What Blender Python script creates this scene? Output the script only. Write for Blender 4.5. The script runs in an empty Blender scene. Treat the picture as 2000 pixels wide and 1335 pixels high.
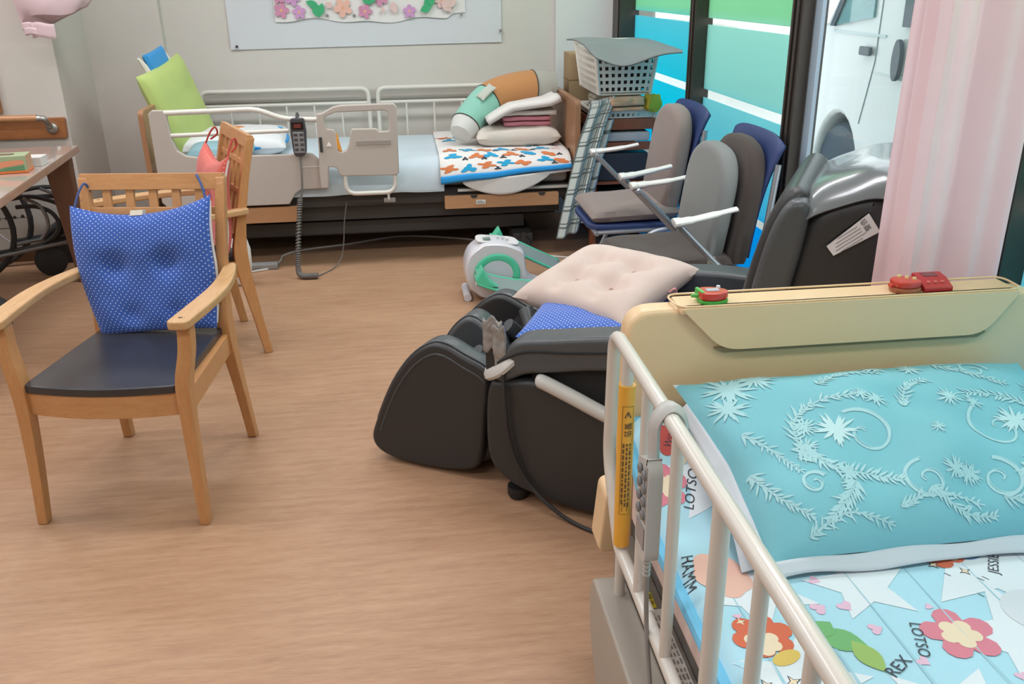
import bpy, bmesh, math, random
from mathutils import Vector, Matrix, noise
random.seed(7)
SC = bpy.context.scene
COL = SC.collection
sin, cos, pi = math.sin, math.cos, math.pi

# ------------------------------------------------------------------ camera, sky, lamps, exposure
def make_camera():
    yaw, pitch, roll = [math.radians(a) for a in (6.8, 22.05, -0.82)]
    d = Vector((sin(yaw)*cos(pitch), cos(yaw)*cos(pitch), -sin(pitch)))
    r = Vector((cos(yaw), -sin(yaw), 0)); u = r.cross(d)
    r, u = r*cos(roll)+u*sin(roll), -r*sin(roll)+u*cos(roll)
    cd = bpy.data.cameras.new('camera'); cd.sensor_width = 36; cd.lens = 1737*36/2000; cd.clip_start = 0.02; cd.clip_end = 200
    co = bpy.data.objects.new('camera', cd); COL.objects.link(co)
    m = Matrix((r, u, -d)).transposed().to_4x4(); m.translation = (0, 0, 1.5)
    co.matrix_world = m
    SC.camera = co
make_camera()

w = bpy.data.worlds.new('overcast_sky'); SC.world = w; w.use_nodes = True
bg = w.node_tree.nodes['Background']; bg.inputs['Color'].default_value = (0.93, 0.955, 0.98, 1); bg.inputs['Strength'].default_value = 2.7

def area(name, loc, sx, sy, power, col=(0.96, 0.965, 1.0)):
    l = bpy.data.lights.new(name, 'AREA'); l.shape = 'RECTANGLE'; l.size = sx; l.size_y = sy; l.energy = power; l.color = col
    o = bpy.data.objects.new(name, l); COL.objects.link(o); o.location = loc
for x in (-2.9, -1.0, 0.9):  # unseen lamps; right column added to brighten the near bed and headboard
    for y, p in ((-1.3, 9), (0.6, 15), (2.6, 20), (4.6, 22)):
        area('unseen_ceiling_lamp', (x, y, 2.56), 1.2, 0.3, p)

vs = SC.view_settings
SC.display_settings.display_device = 'sRGB'
vs.view_transform = 'Standard'; vs.look = 'None'; vs.exposure = 0.0; vs.gamma = 1.0; vs.use_curve_mapping = False

# ------------------------------------------------------------------ materials
def lin(c):
    if isinstance(c, str):
        c = tuple(int(c[i:i+2], 16)/255 for i in (0, 2, 4))
    return tuple(((v/12.92) if v <= 0.04045 else ((v+0.055)/1.055)**2.4) for v in c)
MATS = {}
class NT:
    def __init__(s, name):
        s.m = bpy.data.materials.new(name); s.m.use_nodes = True; s.t = s.m.node_tree; s.n = s.t.nodes
        s.n.clear(); s.out = s.n.new('ShaderNodeOutputMaterial')
    def new(s, t, **kw):
        nd = s.n.new(t)
        for k, v in kw.items(): setattr(nd, k, v)
        return nd
    def link(s, a, b): s.t.links.new(a, b)
    def math(s, op, a, b=None, c=None):
        nd = s.n.new('ShaderNodeMath'); nd.operation = op
        for i, v in enumerate((a, b, c)):
            if v is None: continue
            if hasattr(v, 'is_linked'): s.link(v, nd.inputs[i])
            else: nd.inputs[i].default_value = v
        return nd.outputs[0]
    def mix(s, fac, a, b):
        nd = s.n.new('ShaderNodeMix'); nd.data_type = 'RGBA'
        for k, v in ((0, fac), (6, a), (7, b)):
            if hasattr(v, 'is_linked'): s.link(v, nd.inputs[k])
            elif k == 0: nd.inputs[0].default_value = v
            else: nd.inputs[k].default_value = (*v[:3], 1)
        return nd.outputs[2]
    def noise(s, vec, scale, detail=3, rough=.55):
        nd = s.n.new('ShaderNodeTexNoise'); nd.inputs['Scale'].default_value = scale; nd.inputs['Detail'].default_value = detail
        nd.inputs['Roughness'].default_value = rough
        if vec is not None: s.link(vec, nd.inputs['Vector'])
        return nd.outputs['Fac']
    def coords(s, kind='Object', scale=None, rot=None):
        c = s.n.new('ShaderNodeTexCoord').outputs[kind]
        if scale is None and rot is None: return c
        mp = s.n.new('ShaderNodeMapping'); s.link(c, mp.inputs['Vector'])
        if scale: mp.inputs['Scale'].default_value = scale
        if rot: mp.inputs['Rotation'].default_value = rot
        return mp.outputs[0]
    def ramp(s, fac, stops):
        nd = s.n.new('ShaderNodeValToRGB'); s.link(fac, nd.inputs[0]); e = nd.color_ramp.elements
        while len(e) > 1: e.remove(e[-1])
        e[0].position = stops[0][0]; e[0].color = (*stops[0][1], 1)
        for p, c in stops[1:]:
            x = e.new(p); x.color = (*c, 1)
        return nd.outputs[0]
    def bsdf(s, col=None, rough=.6, metal=0, spec=.5, sheen=0, coat=0, alpha=None):
        b = s.n.new('ShaderNodeBsdfPrincipled')
        if col is not None:
            if hasattr(col, 'is_linked'): s.link(col, b.inputs['Base Color'])
            else: b.inputs['Base Color'].default_value = (*col, 1)
        if hasattr(rough, 'is_linked'): s.link(rough, b.inputs['Roughness'])
        else: b.inputs['Roughness'].default_value = rough
        b.inputs['Metallic'].default_value = metal; b.inputs['Specular IOR Level'].default_value = spec
        b.inputs['Sheen Weight'].default_value = sheen; b.inputs['Coat Weight'].default_value = coat
        return b
    def bump(s, b, h, strength, dist=.002):
        nd = s.n.new('ShaderNodeBump'); nd.inputs['Strength'].default_value = strength; nd.inputs['Distance'].default_value = dist
        s.link(h, nd.inputs['Height']); s.link(nd.outputs[0], b.inputs['Normal'])
    def done(s, sh):
        s.link(sh.outputs[0] if hasattr(sh, 'outputs') else sh, s.out.inputs[0]); return s.m

def P(name, col, rough=.6, metal=0, bump=0, bscale=200, var=.06, vscale=6, spec=.5, sheen=0, coat=0):
    if name in MATS: return MATS[name]
    t = NT(name); c = lin(col); co = t.coords()
    f = t.noise(co, vscale)
    col_o = t.mix(f, tuple(v*(1-var) for v in c), tuple(min(1, v*(1+var)) for v in c))
    b = t.bsdf(col_o, rough, metal, spec, sheen, coat)
    if bump: t.bump(b, t.noise(co, bscale, 2), bump)
    MATS[name] = t.done(b); return MATS[name]

def WOOD(name, c1, c2, stretch=(3, 3, 30), rough=.45, scale=1.0, bump=.15, coat=.1):
    if name in MATS: return MATS[name]
    t = NT(name); co = t.coords('Object', stretch)
    f = t.noise(co, 6*scale, 5, .6); f2 = t.noise(co, 22*scale, 3, .5)
    ff = t.math('ADD', t.math('MULTIPLY', f, .7), t.math('MULTIPLY', f2, .3))
    c = t.ramp(ff, ((.3, lin(c1)), (.7, lin(c2))))
    b = t.bsdf(c, rough, coat=coat); t.bump(b, ff, bump); MATS[name] = t.done(b); return MATS[name]

def DOTS(name, base, dot, n, r, rough=.8, var=.12):
    t = NT(name); uv = t.coords('UV')
    c = lin(base); f = t.noise(uv, 9)
    bc = t.mix(f, tuple(v*(1-var) for v in c), tuple(min(1, v*(1+var)) for v in c))
    sep = t.new('ShaderNodeSeparateXYZ'); t.link(uv, sep.inputs[0])
    a = t.math('MULTIPLY', t.math('ADD', sep.outputs[0], sep.outputs[1]), n*.7071); d = t.math('MULTIPLY', t.math('SUBTRACT', sep.outputs[0], sep.outputs[1]), n*.7071)
    fa = t.math('SUBTRACT', t.math('FRACT', t.math('ADD', a, 100)), .5); fd = t.math('SUBTRACT', t.math('FRACT', t.math('ADD', d, 100)), .5)
    dist = t.math('SQRT', t.math('ADD', t.math('MULTIPLY', fa, fa), t.math('MULTIPLY', fd, fd)))
    m = t.math('LESS_THAN', dist, r)
    b = t.bsdf(t.mix(m, bc, lin(dot)), rough, sheen=.2); t.bump(b, t.noise(uv, 400, 2), .2)
    return t.done(b)

def PLAID(name, base, line, n, wd):
    t = NT(name); uv = t.coords('UV'); sep = t.new('ShaderNodeSeparateXYZ'); t.link(uv, sep.inputs[0])
    ms = []
    for k in (0, 1):
        x = sep.outputs[k]
        for off, ww in ((0, wd), (.22, wd*.6)):
            ms.append(t.math('LESS_THAN', t.math('FRACT', t.math('ADD', t.math('MULTIPLY', x, n), 50+off)), ww))
    m = ms[0]
    for q in ms[1:]: m = t.math('MAXIMUM', m, q)
    b = t.bsdf(t.mix(t.math('MULTIPLY', m, .85), lin(base), lin(line)), .9, sheen=.2)
    return t.done(b)

def STRIPES(name, c1, c2, n, k=0, frac=.5):
    t = NT(name); co = t.coords('Object'); sep = t.new('ShaderNodeSeparateXYZ'); t.link(co, sep.inputs[0])
    m = t.math('LESS_THAN', t.math('FRACT', t.math('ADD', t.math('MULTIPLY', sep.outputs[k], n), 50)), frac)
    f = t.noise(co, 260, 2); c = t.mix(t.math('MULTIPLY', t.math('GREATER_THAN', f, .56), .5), lin(c1), lin('ffe0b0'))
    return t.done(t.bsdf(t.mix(m, c, lin(c2)), .6))

def CLOTH(name, col, trans=.0, rough=.9, var=.05, bscale=350, col2=None, bump=.25):
    if name in MATS: return MATS[name]
    t = NT(name); co = t.coords(); c = lin(col); f = t.noise(co, 5)
    cc = t.mix(f, tuple(v*(1-var) for v in c), lin(col2) if col2 else tuple(min(1, v*(1+var)) for v in c))
    b = t.bsdf(cc, rough, sheen=.15, spec=.2); t.bump(b, t.noise(co, bscale, 2), bump, .001)
    if trans:
        tr = t.new('ShaderNodeBsdfTranslucent'); t.link(cc, tr.inputs[0])
        mx = t.new('ShaderNodeMixShader'); mx.inputs[0].default_value = trans
        t.link(b.outputs[0], mx.inputs[1]); t.link(tr.outputs[0], mx.inputs[2]); MATS[name] = t.done(mx)
    else: MATS[name] = t.done(b)
    return MATS[name]

def FILM(name, stops, z0, z1, clear=.2):
    # printed colour-fade window film: translucent, lit from outside
    t = NT(name); g = t.new('ShaderNodeNewGeometry'); sep = t.new('ShaderNodeSeparateXYZ'); t.link(g.outputs['Position'], sep.inputs[0])
    f = t.math('DIVIDE', t.math('SUBTRACT', sep.outputs[2], z0), z1-z0)
    c = t.ramp(f, [(p, lin(q)) for p, q in stops])
    tr = t.new('ShaderNodeBsdfTranslucent'); t.link(c, tr.inputs[0])
    df = t.bsdf(c, .35, spec=.3)
    mx = t.new('ShaderNodeMixShader'); mx.inputs[0].default_value = .08; t.link(tr.outputs[0], mx.inputs[1]); t.link(df.outputs[0], mx.inputs[2])
    tp = t.new('ShaderNodeBsdfTransparent'); t.link(c, tp.inputs[0])
    m2 = t.new('ShaderNodeMixShader'); m2.inputs[0].default_value = clear; t.link(mx.outputs[0], m2.inputs[1]); t.link(tp.outputs[0], m2.inputs[2])
    return t.done(m2)

def GLASS(name, tint='f4fafa'):
    t = NT(name); tp = t.new('ShaderNodeBsdfTransparent'); tp.inputs[0].default_value = (*lin(tint), 1)
    gl = t.new('ShaderNodeBsdfGlossy'); gl.inputs['Roughness'].default_value = .02
    lw = t.new('ShaderNodeLayerWeight'); lw.inputs[0].default_value = .5
    fac = t.math('ADD', t.math('MULTIPLY', t.math('POWER', lw.outputs['Facing'], 4), .35), .02)
    mx = t.new('ShaderNodeMixShader'); t.link(fac, mx.inputs[0]); t.link(tp.outputs[0], mx.inputs[1]); t.link(gl.outputs[0], mx.inputs[2])
    return t.done(mx)

def FLOORMAT():
    t = NT('floor_vinyl'); co = t.coords('Object', (1.6, 14, 1)); co2 = t.coords('Object', (7, 130, 1)); co3 = t.coords('Object', (.5, 1.1, 1))
    f = t.noise(co, 3, 5, .6); g = t.noise(co2, 3, 4, .6); h = t.noise(co3, 1.5, 2)
    ff = t.math('ADD', t.math('ADD', t.math('MULTIPLY', f, .4), t.math('MULTIPLY', g, .4)), t.math('MULTIPLY', h, .2))
    c = t.ramp(ff, ((.34, lin('9a735a')), (.5, lin('b08a6c')), (.68, lin('bf9c7e'))))
    b = t.bsdf(c, t.math('ADD', t.math('MULTIPLY', g, .2), .36), spec=.45); t.bump(b, g, .08, .001)
    return t.done(b)

# ------------------------------------------------------------------ mesh builder
ROOTM = {}
def V(*a): return Vector(a)
class M:
    def __init__(s): s.v = []; s.f = []; s.uv = []; s.wn = False
    def add(s, vs, fs, uv=None):
        o = len(s.v); s.v += [Vector(p) for p in vs]; s.f += [tuple(i+o for i in q) for q in fs]
        s.uv += (list(uv) if uv else [(p[0], p[1]) for p in vs]); return s
    def box(s, x0, x1, y0, y1, z0, z1, mat=None):
        vs = [V(x, y, z) for z in (z0, z1) for y in (y0, y1) for x in (x0, x1)]
        if mat: vs = [mat @ p for p in vs]
        return s.add(vs, [(0, 2, 3, 1), (4, 5, 7, 6), (0, 1, 5, 4), (2, 6, 7, 3), (0, 4, 6, 2), (1, 3, 7, 5)])
    def hexa(s, bot, top):   # four bottom, four top corner points
        return s.add(list(bot)+list(top), [(3, 2, 1, 0), (4, 5, 6, 7)]+[(i, (i+1) % 4, 4+(i+1) % 4, 4+i) for i in range(4)])
    def bar(s, a, b, wa, da, wb=None, db=None, up=(0, 0, 1), side=None):
        a, b = Vector(a), Vector(b); wb = wa if wb is None else wb; db = da if db is None else db
        d = (b-a).normalized(); sd = Vector(side) if side is not None else d.cross(Vector(up))
        sd = (sd-d*sd.dot(d)).normalized(); n = sd.cross(d)
        q = lambda c, w_, d_: [c-sd*w_/2-n*d_/2, c+sd*w_/2-n*d_/2, c+sd*w_/2+n*d_/2, c-sd*w_/2+n*d_/2]
        return s.hexa(q(a, wa, da), q(b, wb, db))
    def tube(s, path, r, n=10, closed=False, flat=1.0, flatdir=None):
        p = [Vector(q) for q in path]; k = len(p); rr = r if isinstance(r, (list, tuple)) else [r]*k
        vs = []; fs = []; nrm = None
        for i in range(k):
            a = p[(i-1) % k] if (closed or i > 0) else p[i]; b = p[(i+1) % k] if (closed or i < k-1) else p[i]
            d = (b-a).normalized()
            if nrm is None:
                ref = Vector(flatdir) if flatdir else (V(0, 0, 1) if abs(d.z) < .9 else V(1, 0, 0)); nrm = (ref-d*ref.dot(d)).normalized()
            else: nrm = (nrm-d*nrm.dot(d)).normalized()
            bn = d.cross(nrm)
            for j in range(n):
                t = 2*pi*j/n; vs.append(p[i]+(nrm*cos(t)*flat+bn*sin(t))*rr[i])
        for i in range(k if closed else k-1):
            for j in range(n):
                a = i*n+j; b = i*n+(j+1) % n; c = ((i+1) % k)*n+(j+1) % n; d_ = ((i+1) % k)*n+j
                fs.append((a, b, c, d_))
        if not closed:
            fs.append(tuple(range(n))[::-1]); fs.append(tuple((k-1)*n+j for j in range(n)))
        return s.add(vs, fs)
    def prism(s, outline, w0, w1, f):
        k = len(outline); vs = [f(u, v, w0) for u, v in outline]+[f(u, v, w1) for u, v in outline]
        return s.add(vs, [tuple(range(k))[::-1], tuple(range(k, 2*k))]+[(i, (i+1) % k, k+(i+1) % k, k+i) for i in range(k)])
    def lathe(s, prof, n=20, f=lambda p: p):
        vs = []; fs = []
        for r, z in prof:
            for j in range(n):
                t = 2*pi*j/n; vs.append(f(V(r*cos(t), r*sin(t), z)))
        for i in range(len(prof)-1):
            for j in range(n): fs.append((i*n+j, i*n+(j+1) % n, (i+1)*n+(j+1) % n, (i+1)*n+j))
        fs.append(tuple(range(n))[::-1]); fs.append(tuple((len(prof)-1)*n+j for j in range(n)))
        return s.add(vs, fs)
    def grid(s, f, nu, nv, u0=0, u1=1, v0=0, v1=1, closeu=False, uvs=(1, 1)):
        vs = []; uv = []
        for i in range(nu+1):
            for j in range(nv+1):
                u = u0+(u1-u0)*i/nu; v = v0+(v1-v0)*j/nv; vs.append(Vector(f(u, v))); uv.append((u*uvs[0], v*uvs[1]))
        fs = [(i*(nv+1)+j, (i+1)*(nv+1)+j, (i+1)*(nv+1)+j+1, i*(nv+1)+j+1) for i in range(nu) for j in range(nv)]
        return s.add(vs, fs, uv)
    def ell(s, c, rx, ry, rz, n=16, m=10):
        prof = [(sin(pi*(i+.02)/(m+.04)), -cos(pi*(i+.02)/(m+.04))) for i in range(m+1)]
        c = Vector(c); return s.lathe(prof, n, lambda p: c+V(p.x*rx, p.y*ry, p.z*rz))
    def cushion(s, w_, d_, h, f=lambda p: p, n=24, p=4.0, bow=.07, tufts=(), wr=0, seed=0, pw=.5, lean=0):
        for sg in (1, -1):
            vs = []; uv = []
            for i in range(n+1):
                for j in range(n+1):
                    u = sin((2*i/n-1)*pi/2)*.35+(2*i/n-1)*.65; v = sin((2*j/n-1)*pi/2)*.35+(2*j/n-1)*.65
                    x = w_/2*u*(1-bow*(1-v*v)*u*u); y = d_/2*v*(1-bow*(1-u*u)*v*v)
                    t = h/2*max(0, (1-abs(u)**p)*(1-abs(v)**p))**pw
                    for tu, tv, dp, sg2 in tufts:
                        r2 = (u-tu)**2+(v-tv)**2; t *= 1-dp*math.exp(-r2/sg2)
                    if wr: t += wr*noise.noise(V(u*2.2+seed, v*2.2, sg*3+seed))*min(1, 4*(1-max(abs(u), abs(v))))
                    vs.append(f(V(x, y, sg*t))); uv.append((x, y))
            fs = [(i*(n+1)+j, (i+1)*(n+1)+j, (i+1)*(n+1)+j+1, i*(n+1)+j+1) for i in range(n) for j in range(n)]
            if sg < 0: fs = [q[::-1] for q in fs]
            s.add(vs, fs, uv)
        return s
    def mesh(s, name, inv, bevel=0, seg=2, smooth=True, angle=40, merge=0):
        me = bpy.data.meshes.new(name); me.from_pydata([tuple(inv @ p) for p in s.v], [], s.f)
        ul = me.uv_layers.new(name='UVMap')
        for lp in me.loops: ul.data[lp.index].uv = s.uv[lp.vertex_index]
        bm = bmesh.new(); bm.from_mesh(me)
        if merge: bmesh.ops.remove_doubles(bm, verts=bm.verts, dist=merge)
        bmesh.ops.recalc_face_normals(bm, faces=bm.faces)
        if bevel:
            es = [e for e in bm.edges if len(e.link_faces) == 2 and e.calc_face_angle(0) > math.radians(28)]
            bmesh.ops.bevel(bm, geom=es, offset=bevel, segments=seg, profile=.5, affect='EDGES', clamp_overlap=True)
        bm.to_mesh(me); bm.free()
        if smooth:
            for q in me.polygons: q.use_smooth = True
            me.set_sharp_from_angle(angle=math.radians(angle))
        return me
    def build(s, name, mat, parent=None, local=False, label=None, cat=None, group=None, kind=None, bevel=0, seg=2, smooth=True, angle=40, merge=0, sub=0, solid=0, plabel=None):
        if parent is None:
            if local: mt = Matrix()
            else:
                lo = V(*[min(p[i] for p in s.v) for i in range(3)]); hi = V(*[max(p[i] for p in s.v) for i in range(3)])
                mt = Matrix.Translation(((lo.x+hi.x)/2, (lo.y+hi.y)/2, lo.z))
            inv = mt.inverted()
        else:
            mt = ROOTM[parent.name]; inv = Matrix() if local else mt.inverted()
        me = s.mesh(name, inv, bevel, seg, smooth, angle, merge); me.materials.append(mat)
        o = bpy.data.objects.new(name, me); COL.objects.link(o)
        if parent is None: o.matrix_world = mt
        else: o.parent = parent
        ROOTM[o.name] = mt
        if solid:
            md = o.modifiers.new('thickness', 'SOLIDIFY'); md.thickness = solid; md.offset = 0
        if bevel or solid or s.wn:
            md = o.modifiers.new('even_normals', 'WEIGHTED_NORMAL'); md.keep_sharp = True; md.weight = 60
        if sub:
            md = o.modifiers.new('smooth', 'SUBSURF'); md.levels = sub; md.render_levels = sub
        if parent is None:
            if label: tag(o, label, cat, group)
        elif plabel or label: o['label'] = plabel or label
        if kind: o['kind'] = kind
        return o

def tag(o, label, cat, group=None):
    o['label'] = label; o['category'] = cat
    if group: o['group'] = group
    return o
def thing(name, label, cat, loc, rotz=0, group=None, kind=None):
    o = bpy.data.objects.new(name, None); COL.objects.link(o); o.empty_display_size = .1
    m = Matrix.Translation(loc) @ Matrix.Rotation(rotz, 4, 'Z'); o.matrix_world = m; ROOTM[o.name] = m
    if kind: o['kind'] = kind
    if label: tag(o, label, cat, group)
    elif group: o['group'] = group
    return o
def catmull(pts, n=6, closed=False):
    p = [Vector(q) for q in pts]; out = []; k = len(p)
    for i in range(k if closed else k-1):
        g = lambda j: p[j % k] if closed else p[max(0, min(k-1, j))]
        a, b, c, d = g(i-1), g(i), g(i+1), g(i+2)
        for j in range(n):
            t = j/n; out.append(.5*((2*b)+(c-a)*t+(2*a-5*b+4*c-d)*t*t+(3*b-a-3*c+d)*t**3))
    if not closed: out.append(p[-1])
    return out
def fillet(pts, r, n=5):
    p = [Vector(q) for q in pts]; out = [p[0]]
    for i in range(1, len(p)-1):
        a = (p[i-1]-p[i]); b = (p[i+1]-p[i]); rr = min(r, a.length*.49, b.length*.49); a.normalize(); b.normalize()
        s_, e = p[i]+a*rr, p[i]+b*rr
        for j in range(n+1):
            t = j/n; out.append((1-t)**2*s_+2*t*(1-t)*p[i]+t*t*e)
    out.append(p[-1]); return out
def rounded(pts, r, n=4):   # closed 2-D outline with rounded corners; r may be a list
    out = []; k = len(pts)
    for i in range(k):
        p0, p, p1 = [Vector((*pts[(i+d) % k], 0)) for d in (-1, 0, 1)]; ri = r[i] if isinstance(r, (list, tuple)) else r
        a = p0-p; b = p1-p; rr = min(ri, a.length*.48, b.length*.48); a.normalize(); b.normalize()
        for j in range(n+1):
            t = j/n; q = (1-t)**2*(p+a*rr)+2*t*(1-t)*p+t*t*(p+b*rr); out.append((q.x, q.y))
    return out
XZ = lambda y0: (lambda u, v, w_: V(u, y0+w_, v))
fXZ = lambda u, v, w_: V(u, w_, v)
fYZ = lambda u, v, w_: V(w_, u, v)
fXY = lambda u, v, w_: V(u, v, w_)

def curve_mesh(make):
    cu = make(); ob = bpy.data.objects.new('tmp', cu); COL.objects.link(ob)
    bpy.context.view_layer.update()
    dg = bpy.context.evaluated_depsgraph_get(); me = bpy.data.meshes.new_from_object(ob.evaluated_get(dg))
    vs = [v.co.copy() for v in me.vertices]; fs = [tuple(p.vertices) for p in me.polygons]
    bpy.data.objects.remove(ob); bpy.data.meshes.remove(me); bpy.data.curves.remove(cu)
    return vs, fs
def text_mesh(txt, size=1.0, extrude=0, shear=0):
    def mk():
        c = bpy.data.curves.new('t', 'FONT'); c.body = txt; c.size = size; c.align_x = 'CENTER'; c.align_y = 'CENTER'; c.extrude = extrude; c.shear = shear; c.resolution_u = 3
        return c
    return curve_mesh(mk)
def plate(loops, half, bev=0):
    def mk():
        c = bpy.data.curves.new('p', 'CURVE'); c.dimensions = '2D'; c.fill_mode = 'BOTH'; c.extrude = half-bev; c.bevel_depth = bev; c.bevel_resolution = 2
        for lp in loops:
            sp = c.splines.new('POLY'); sp.points.add(len(lp)-1); sp.use_cyclic_u = True
            for q, (x, y) in zip(sp.points, lp): q.co = (x, y, 0, 1)
        return c
    return curve_mesh(mk)
def text_on(m, txt, size, f, shear=0, extrude=0):
    vs, fs = text_mesh(txt, size, extrude, shear); m.add([f(p) for p in vs], fs); return m

def copy_tree(o, parent=None):
    c = o.copy(); COL.objects.link(c); c.parent = parent
    for ch in o.children: copy_tree(ch, c)
    return c

# ------------------------------------------------------------------ the room
WALL = P('wall_paint', 'cdc9c2', .85, bump=.25, bscale=260, var=.02)
WALLW = P('white_paint', 'd9d9d8', .8, bump=.1, var=.02)
XW = 1.48      # inner face of the window wall
YB = 6.05      # back wall
M().grid(lambda u, v: V(-4.2+u*(XW+.1+4.2), -3.2+v*(YB+.1+3.2), 0), 8, 12).build('floor', FLOORMAT(), kind='structure')
M().box(-4.2, 1.7, YB, YB+.12, 0, 2.6).build('wall_back', WALL, kind='structure')
M().box(-1.9, -1.42, YB-.07, YB, 0, 2.6).build('wall_pilaster', WALL, kind='structure', bevel=.004)
M().box(1.03, 1.42, YB-.04, YB, 0, 2.6).build('wall_panel', WALLW, kind='structure', bevel=.004)
M().box(-4.2, -1.865, 5.4, YB, 0, 2.6).build('wall_pillar', WALL, kind='structure', bevel=.006)
M().box(-4.32, -4.2, -3.2, YB, 0, 2.6).build('wall_left', WALL, kind='structure')
M().box(-4.2, 1.7, -3.32, -3.2, 0, 2.6).build('wall_front', WALL, kind='structure')
M().box(-4.32, 1.7, -3.32, YB+.12, 2.6, 2.7).build('ceiling', P('ceiling_board', 'e4e2dc', .9, bump=.2, bscale=90), kind='structure')
BB = WOOD('brown_trim', '5a3d2a', '6f4c35', (30, 3, 3))
M().box(-4.2, -1.86, 5.388, 5.4, 0, .07).build('baseboard_pillar', BB, kind='structure')
M().box(-1.42, 1.03, YB-.012, YB, 0, .07).build('baseboard_back', BB, kind='structure')
M().box(-1.36, 1.03, YB-.022, YB, .80, .865).build('wall_band', P('wall_band_grey', 'b4afa7', .6), kind='structure', bevel=.006)  # beige-grey band along the back wall behind the bed

# window wall: lintel, dark aluminium frame, film-covered and clear panes
FR = P('dark_bronze_aluminium', '4a443f', .38, metal=.55, var=.04)
M().box(XW, XW+.14, -3.2, YB, 2.25, 2.6).build('wall_right', WALL, kind='structure')
M().box(XW, XW+.14, -3.2, .3, 0, 2.25).build('wall_right_near', WALL, kind='structure')
g = [('frame_stile', 1.405, 1.53, 5.82, 6.05), ('frame_stile', 1.44, 1.53, 4.42, 4.50), ('frame_stile', 1.42, 1.465, 3.17, 3.26), ('frame_stile', 1.465, 1.53, 3.20, 3.26),
     ('frame_stile', 1.44, 1.53, 1.93, 2.03), ('frame_stile', 1.44, 1.53, .3, .38)]
win = thing('window_1', None, None, (1.48, 3.2, 0), kind='structure')
for nm, x0, x1, y0, y1 in g:
    m = M().box(x0, x1, y0, y1, 0, 2.25)
    if y0 in (5.82, 4.42, 3.17): m.box(x0-.008, x0, y0+.02, y0+.035, 0, 2.25).box(x0-.008, x0, y1-.03, y1-.015, 0, 2.25)
    m.build(nm, FR, win, bevel=.003)
M().box(1.42, 1.53, .3, 6.05, 2.19, 2.25).build('frame_rail', FR, win, bevel=.003)
M().box(1.42, 1.53, .3, 6.05, 0, .05).build('frame_rail', FR, win, bevel=.003)
GL = GLASS('window_glass')
for xg, y0, y1 in ((1.51, 4.50, 5.82), (1.51, 3.26, 4.42), (1.485, 2.03, 3.2), (1.51, .38, 1.93)):
    M().box(xg, xg+.004, y0, y1, .05, 2.19).build('pane', GL, win)
M().box(1.468, 1.482, 3.12, 3.17, .05, 2.19).build('seal', P('grey_seal', '9fb2c2', .5), win)
gaps = (.50, .535, .955, .995, 1.295, 1.325)
F1 = [(0, '26c8ff'), (.28, '2cccff'), (.33, '48deff'), (.5, '4ceafc'), (.62, '70e4f2'), (.76, '94e0ea'), (.8, 'b8e6c8'), (1, 'c4eccc')]  # printed fade; far pane's stronger cyan from light and view put into colours
F2 = [(0, '26c8ff'), (.3, '2cccff'), (.33, '86dcf6'), (.45, 'a6e6f0'), (.58, 'b4e8ec'), (.6, 'c2eae6'), (.76, 'c8ece4'), (.8, 'bce8c8'), (1, 'c4ecc8')]
for k, (y0, y1, st) in enumerate(((4.50, 5.82, F1), (3.26, 4.42, F2), (.38, 1.93, F2))):
    fm = FILM('colour_fade_film_%d' % k, st, 0, 1.7)
    zs = (.05,)+gaps+(2.19,)
    for a, b in zip(zs[0::2], zs[1::2]):
        M().box(1.505, 1.5065, y0, y1, a, b).build('film_panel', fm, win, plabel='printed colour-fade privacy film')

# ------------------------------------------------------------------ outside the window
M().grid(lambda u, v: V(1.62+u*40, -20+v*60, -.08), 4, 4).build('ground_outside', P('pale_concrete', 'bdbdb8', .9, bump=.3, bscale=40), kind='structure')
M().box(12, 12.3, -20, 40, -.08, 3.2).build('wall_outside', P('pale_render', 'e8e8e4', .9), kind='structure')
VW = P('van_white', 'd2d4d4', .25, coat=.4, var=.01); VDK = P('van_dark_trim', '4a5661', .45); VGL = P('van_glass', '6f9c9f', .08, var=.2, vscale=2, coat=.3)
van = thing('van', 'white delivery van parked outside the clear window pane', 'van', (3.9, 4.4, -.08))
prof = [(2.2, .18), (2.2, 1.9), (2.45, 2.02), (5.2, 2.02), (5.75, 1.9), (6.2, 1.22), (6.85, 1.05), (6.95, .75), (6.95, .18)]
arch = lambda yc: [(yc+.36*cos(t), .12+.54*sin(t)) for t in [pi*i/14 for i in range(15)]]
side = [(2.2, .14), (2.2, 1.9), (2.45, 2.02), (5.2, 2.02), (5.72, 1.88), (6.25, 1.2), (6.85, 1.02), (6.95, .75), (6.95, .14)]+[q for q in arch(5.95)]
vs_, fs_ = plate([side], .86, .03)
M().add([V(3.0+.86+p.z, p.x, p.y) for p in vs_], fs_).build('body', VW, van)
M().box(3.2, 4.5, 5.5, 6.4, .1, .8).build('wheel_well', P('wheel_well_black', '3a434c', .8), van)
def wheel(yc):
    f = lambda p: V(3.13-p.z, yc+p.x, .24+p.y)
    M().lathe([(.21, -.1), (.3, -.1), (.325, -.07), (.325, .05), (.3, .09), (.21, .09)], 28, f).build('tyre', P('tyre_rubber', '3d4c5a', .7), van)
    M().lathe([(.02, .05), (.07, .055), (.12, .03), (.19, .04), (.21, .07), (.215, .085)], 24, f).build('wheel_rim', P('wheel_steel', '9fb0bb', .4, metal=.5), van)
wheel(5.95)
M().prism([(6.17, 1.19), (5.62, 1.26), (5.62, 1.80), (5.74, 1.80)], 2.985, 2.999, fYZ).build('door_window', VGL, van)
M().prism([(6.17, 1.19), (6.11, 1.19), (5.71, 1.80), (5.76, 1.80)], 2.97, 2.99, fYZ).build('pillar_trim', VDK, van)
M().box(2.993, 3.0, 5.45, 6.15, 1.15, 1.165).build('window_ledge', P('van_ledge', 'c6d3d6', .4), van)
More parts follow.
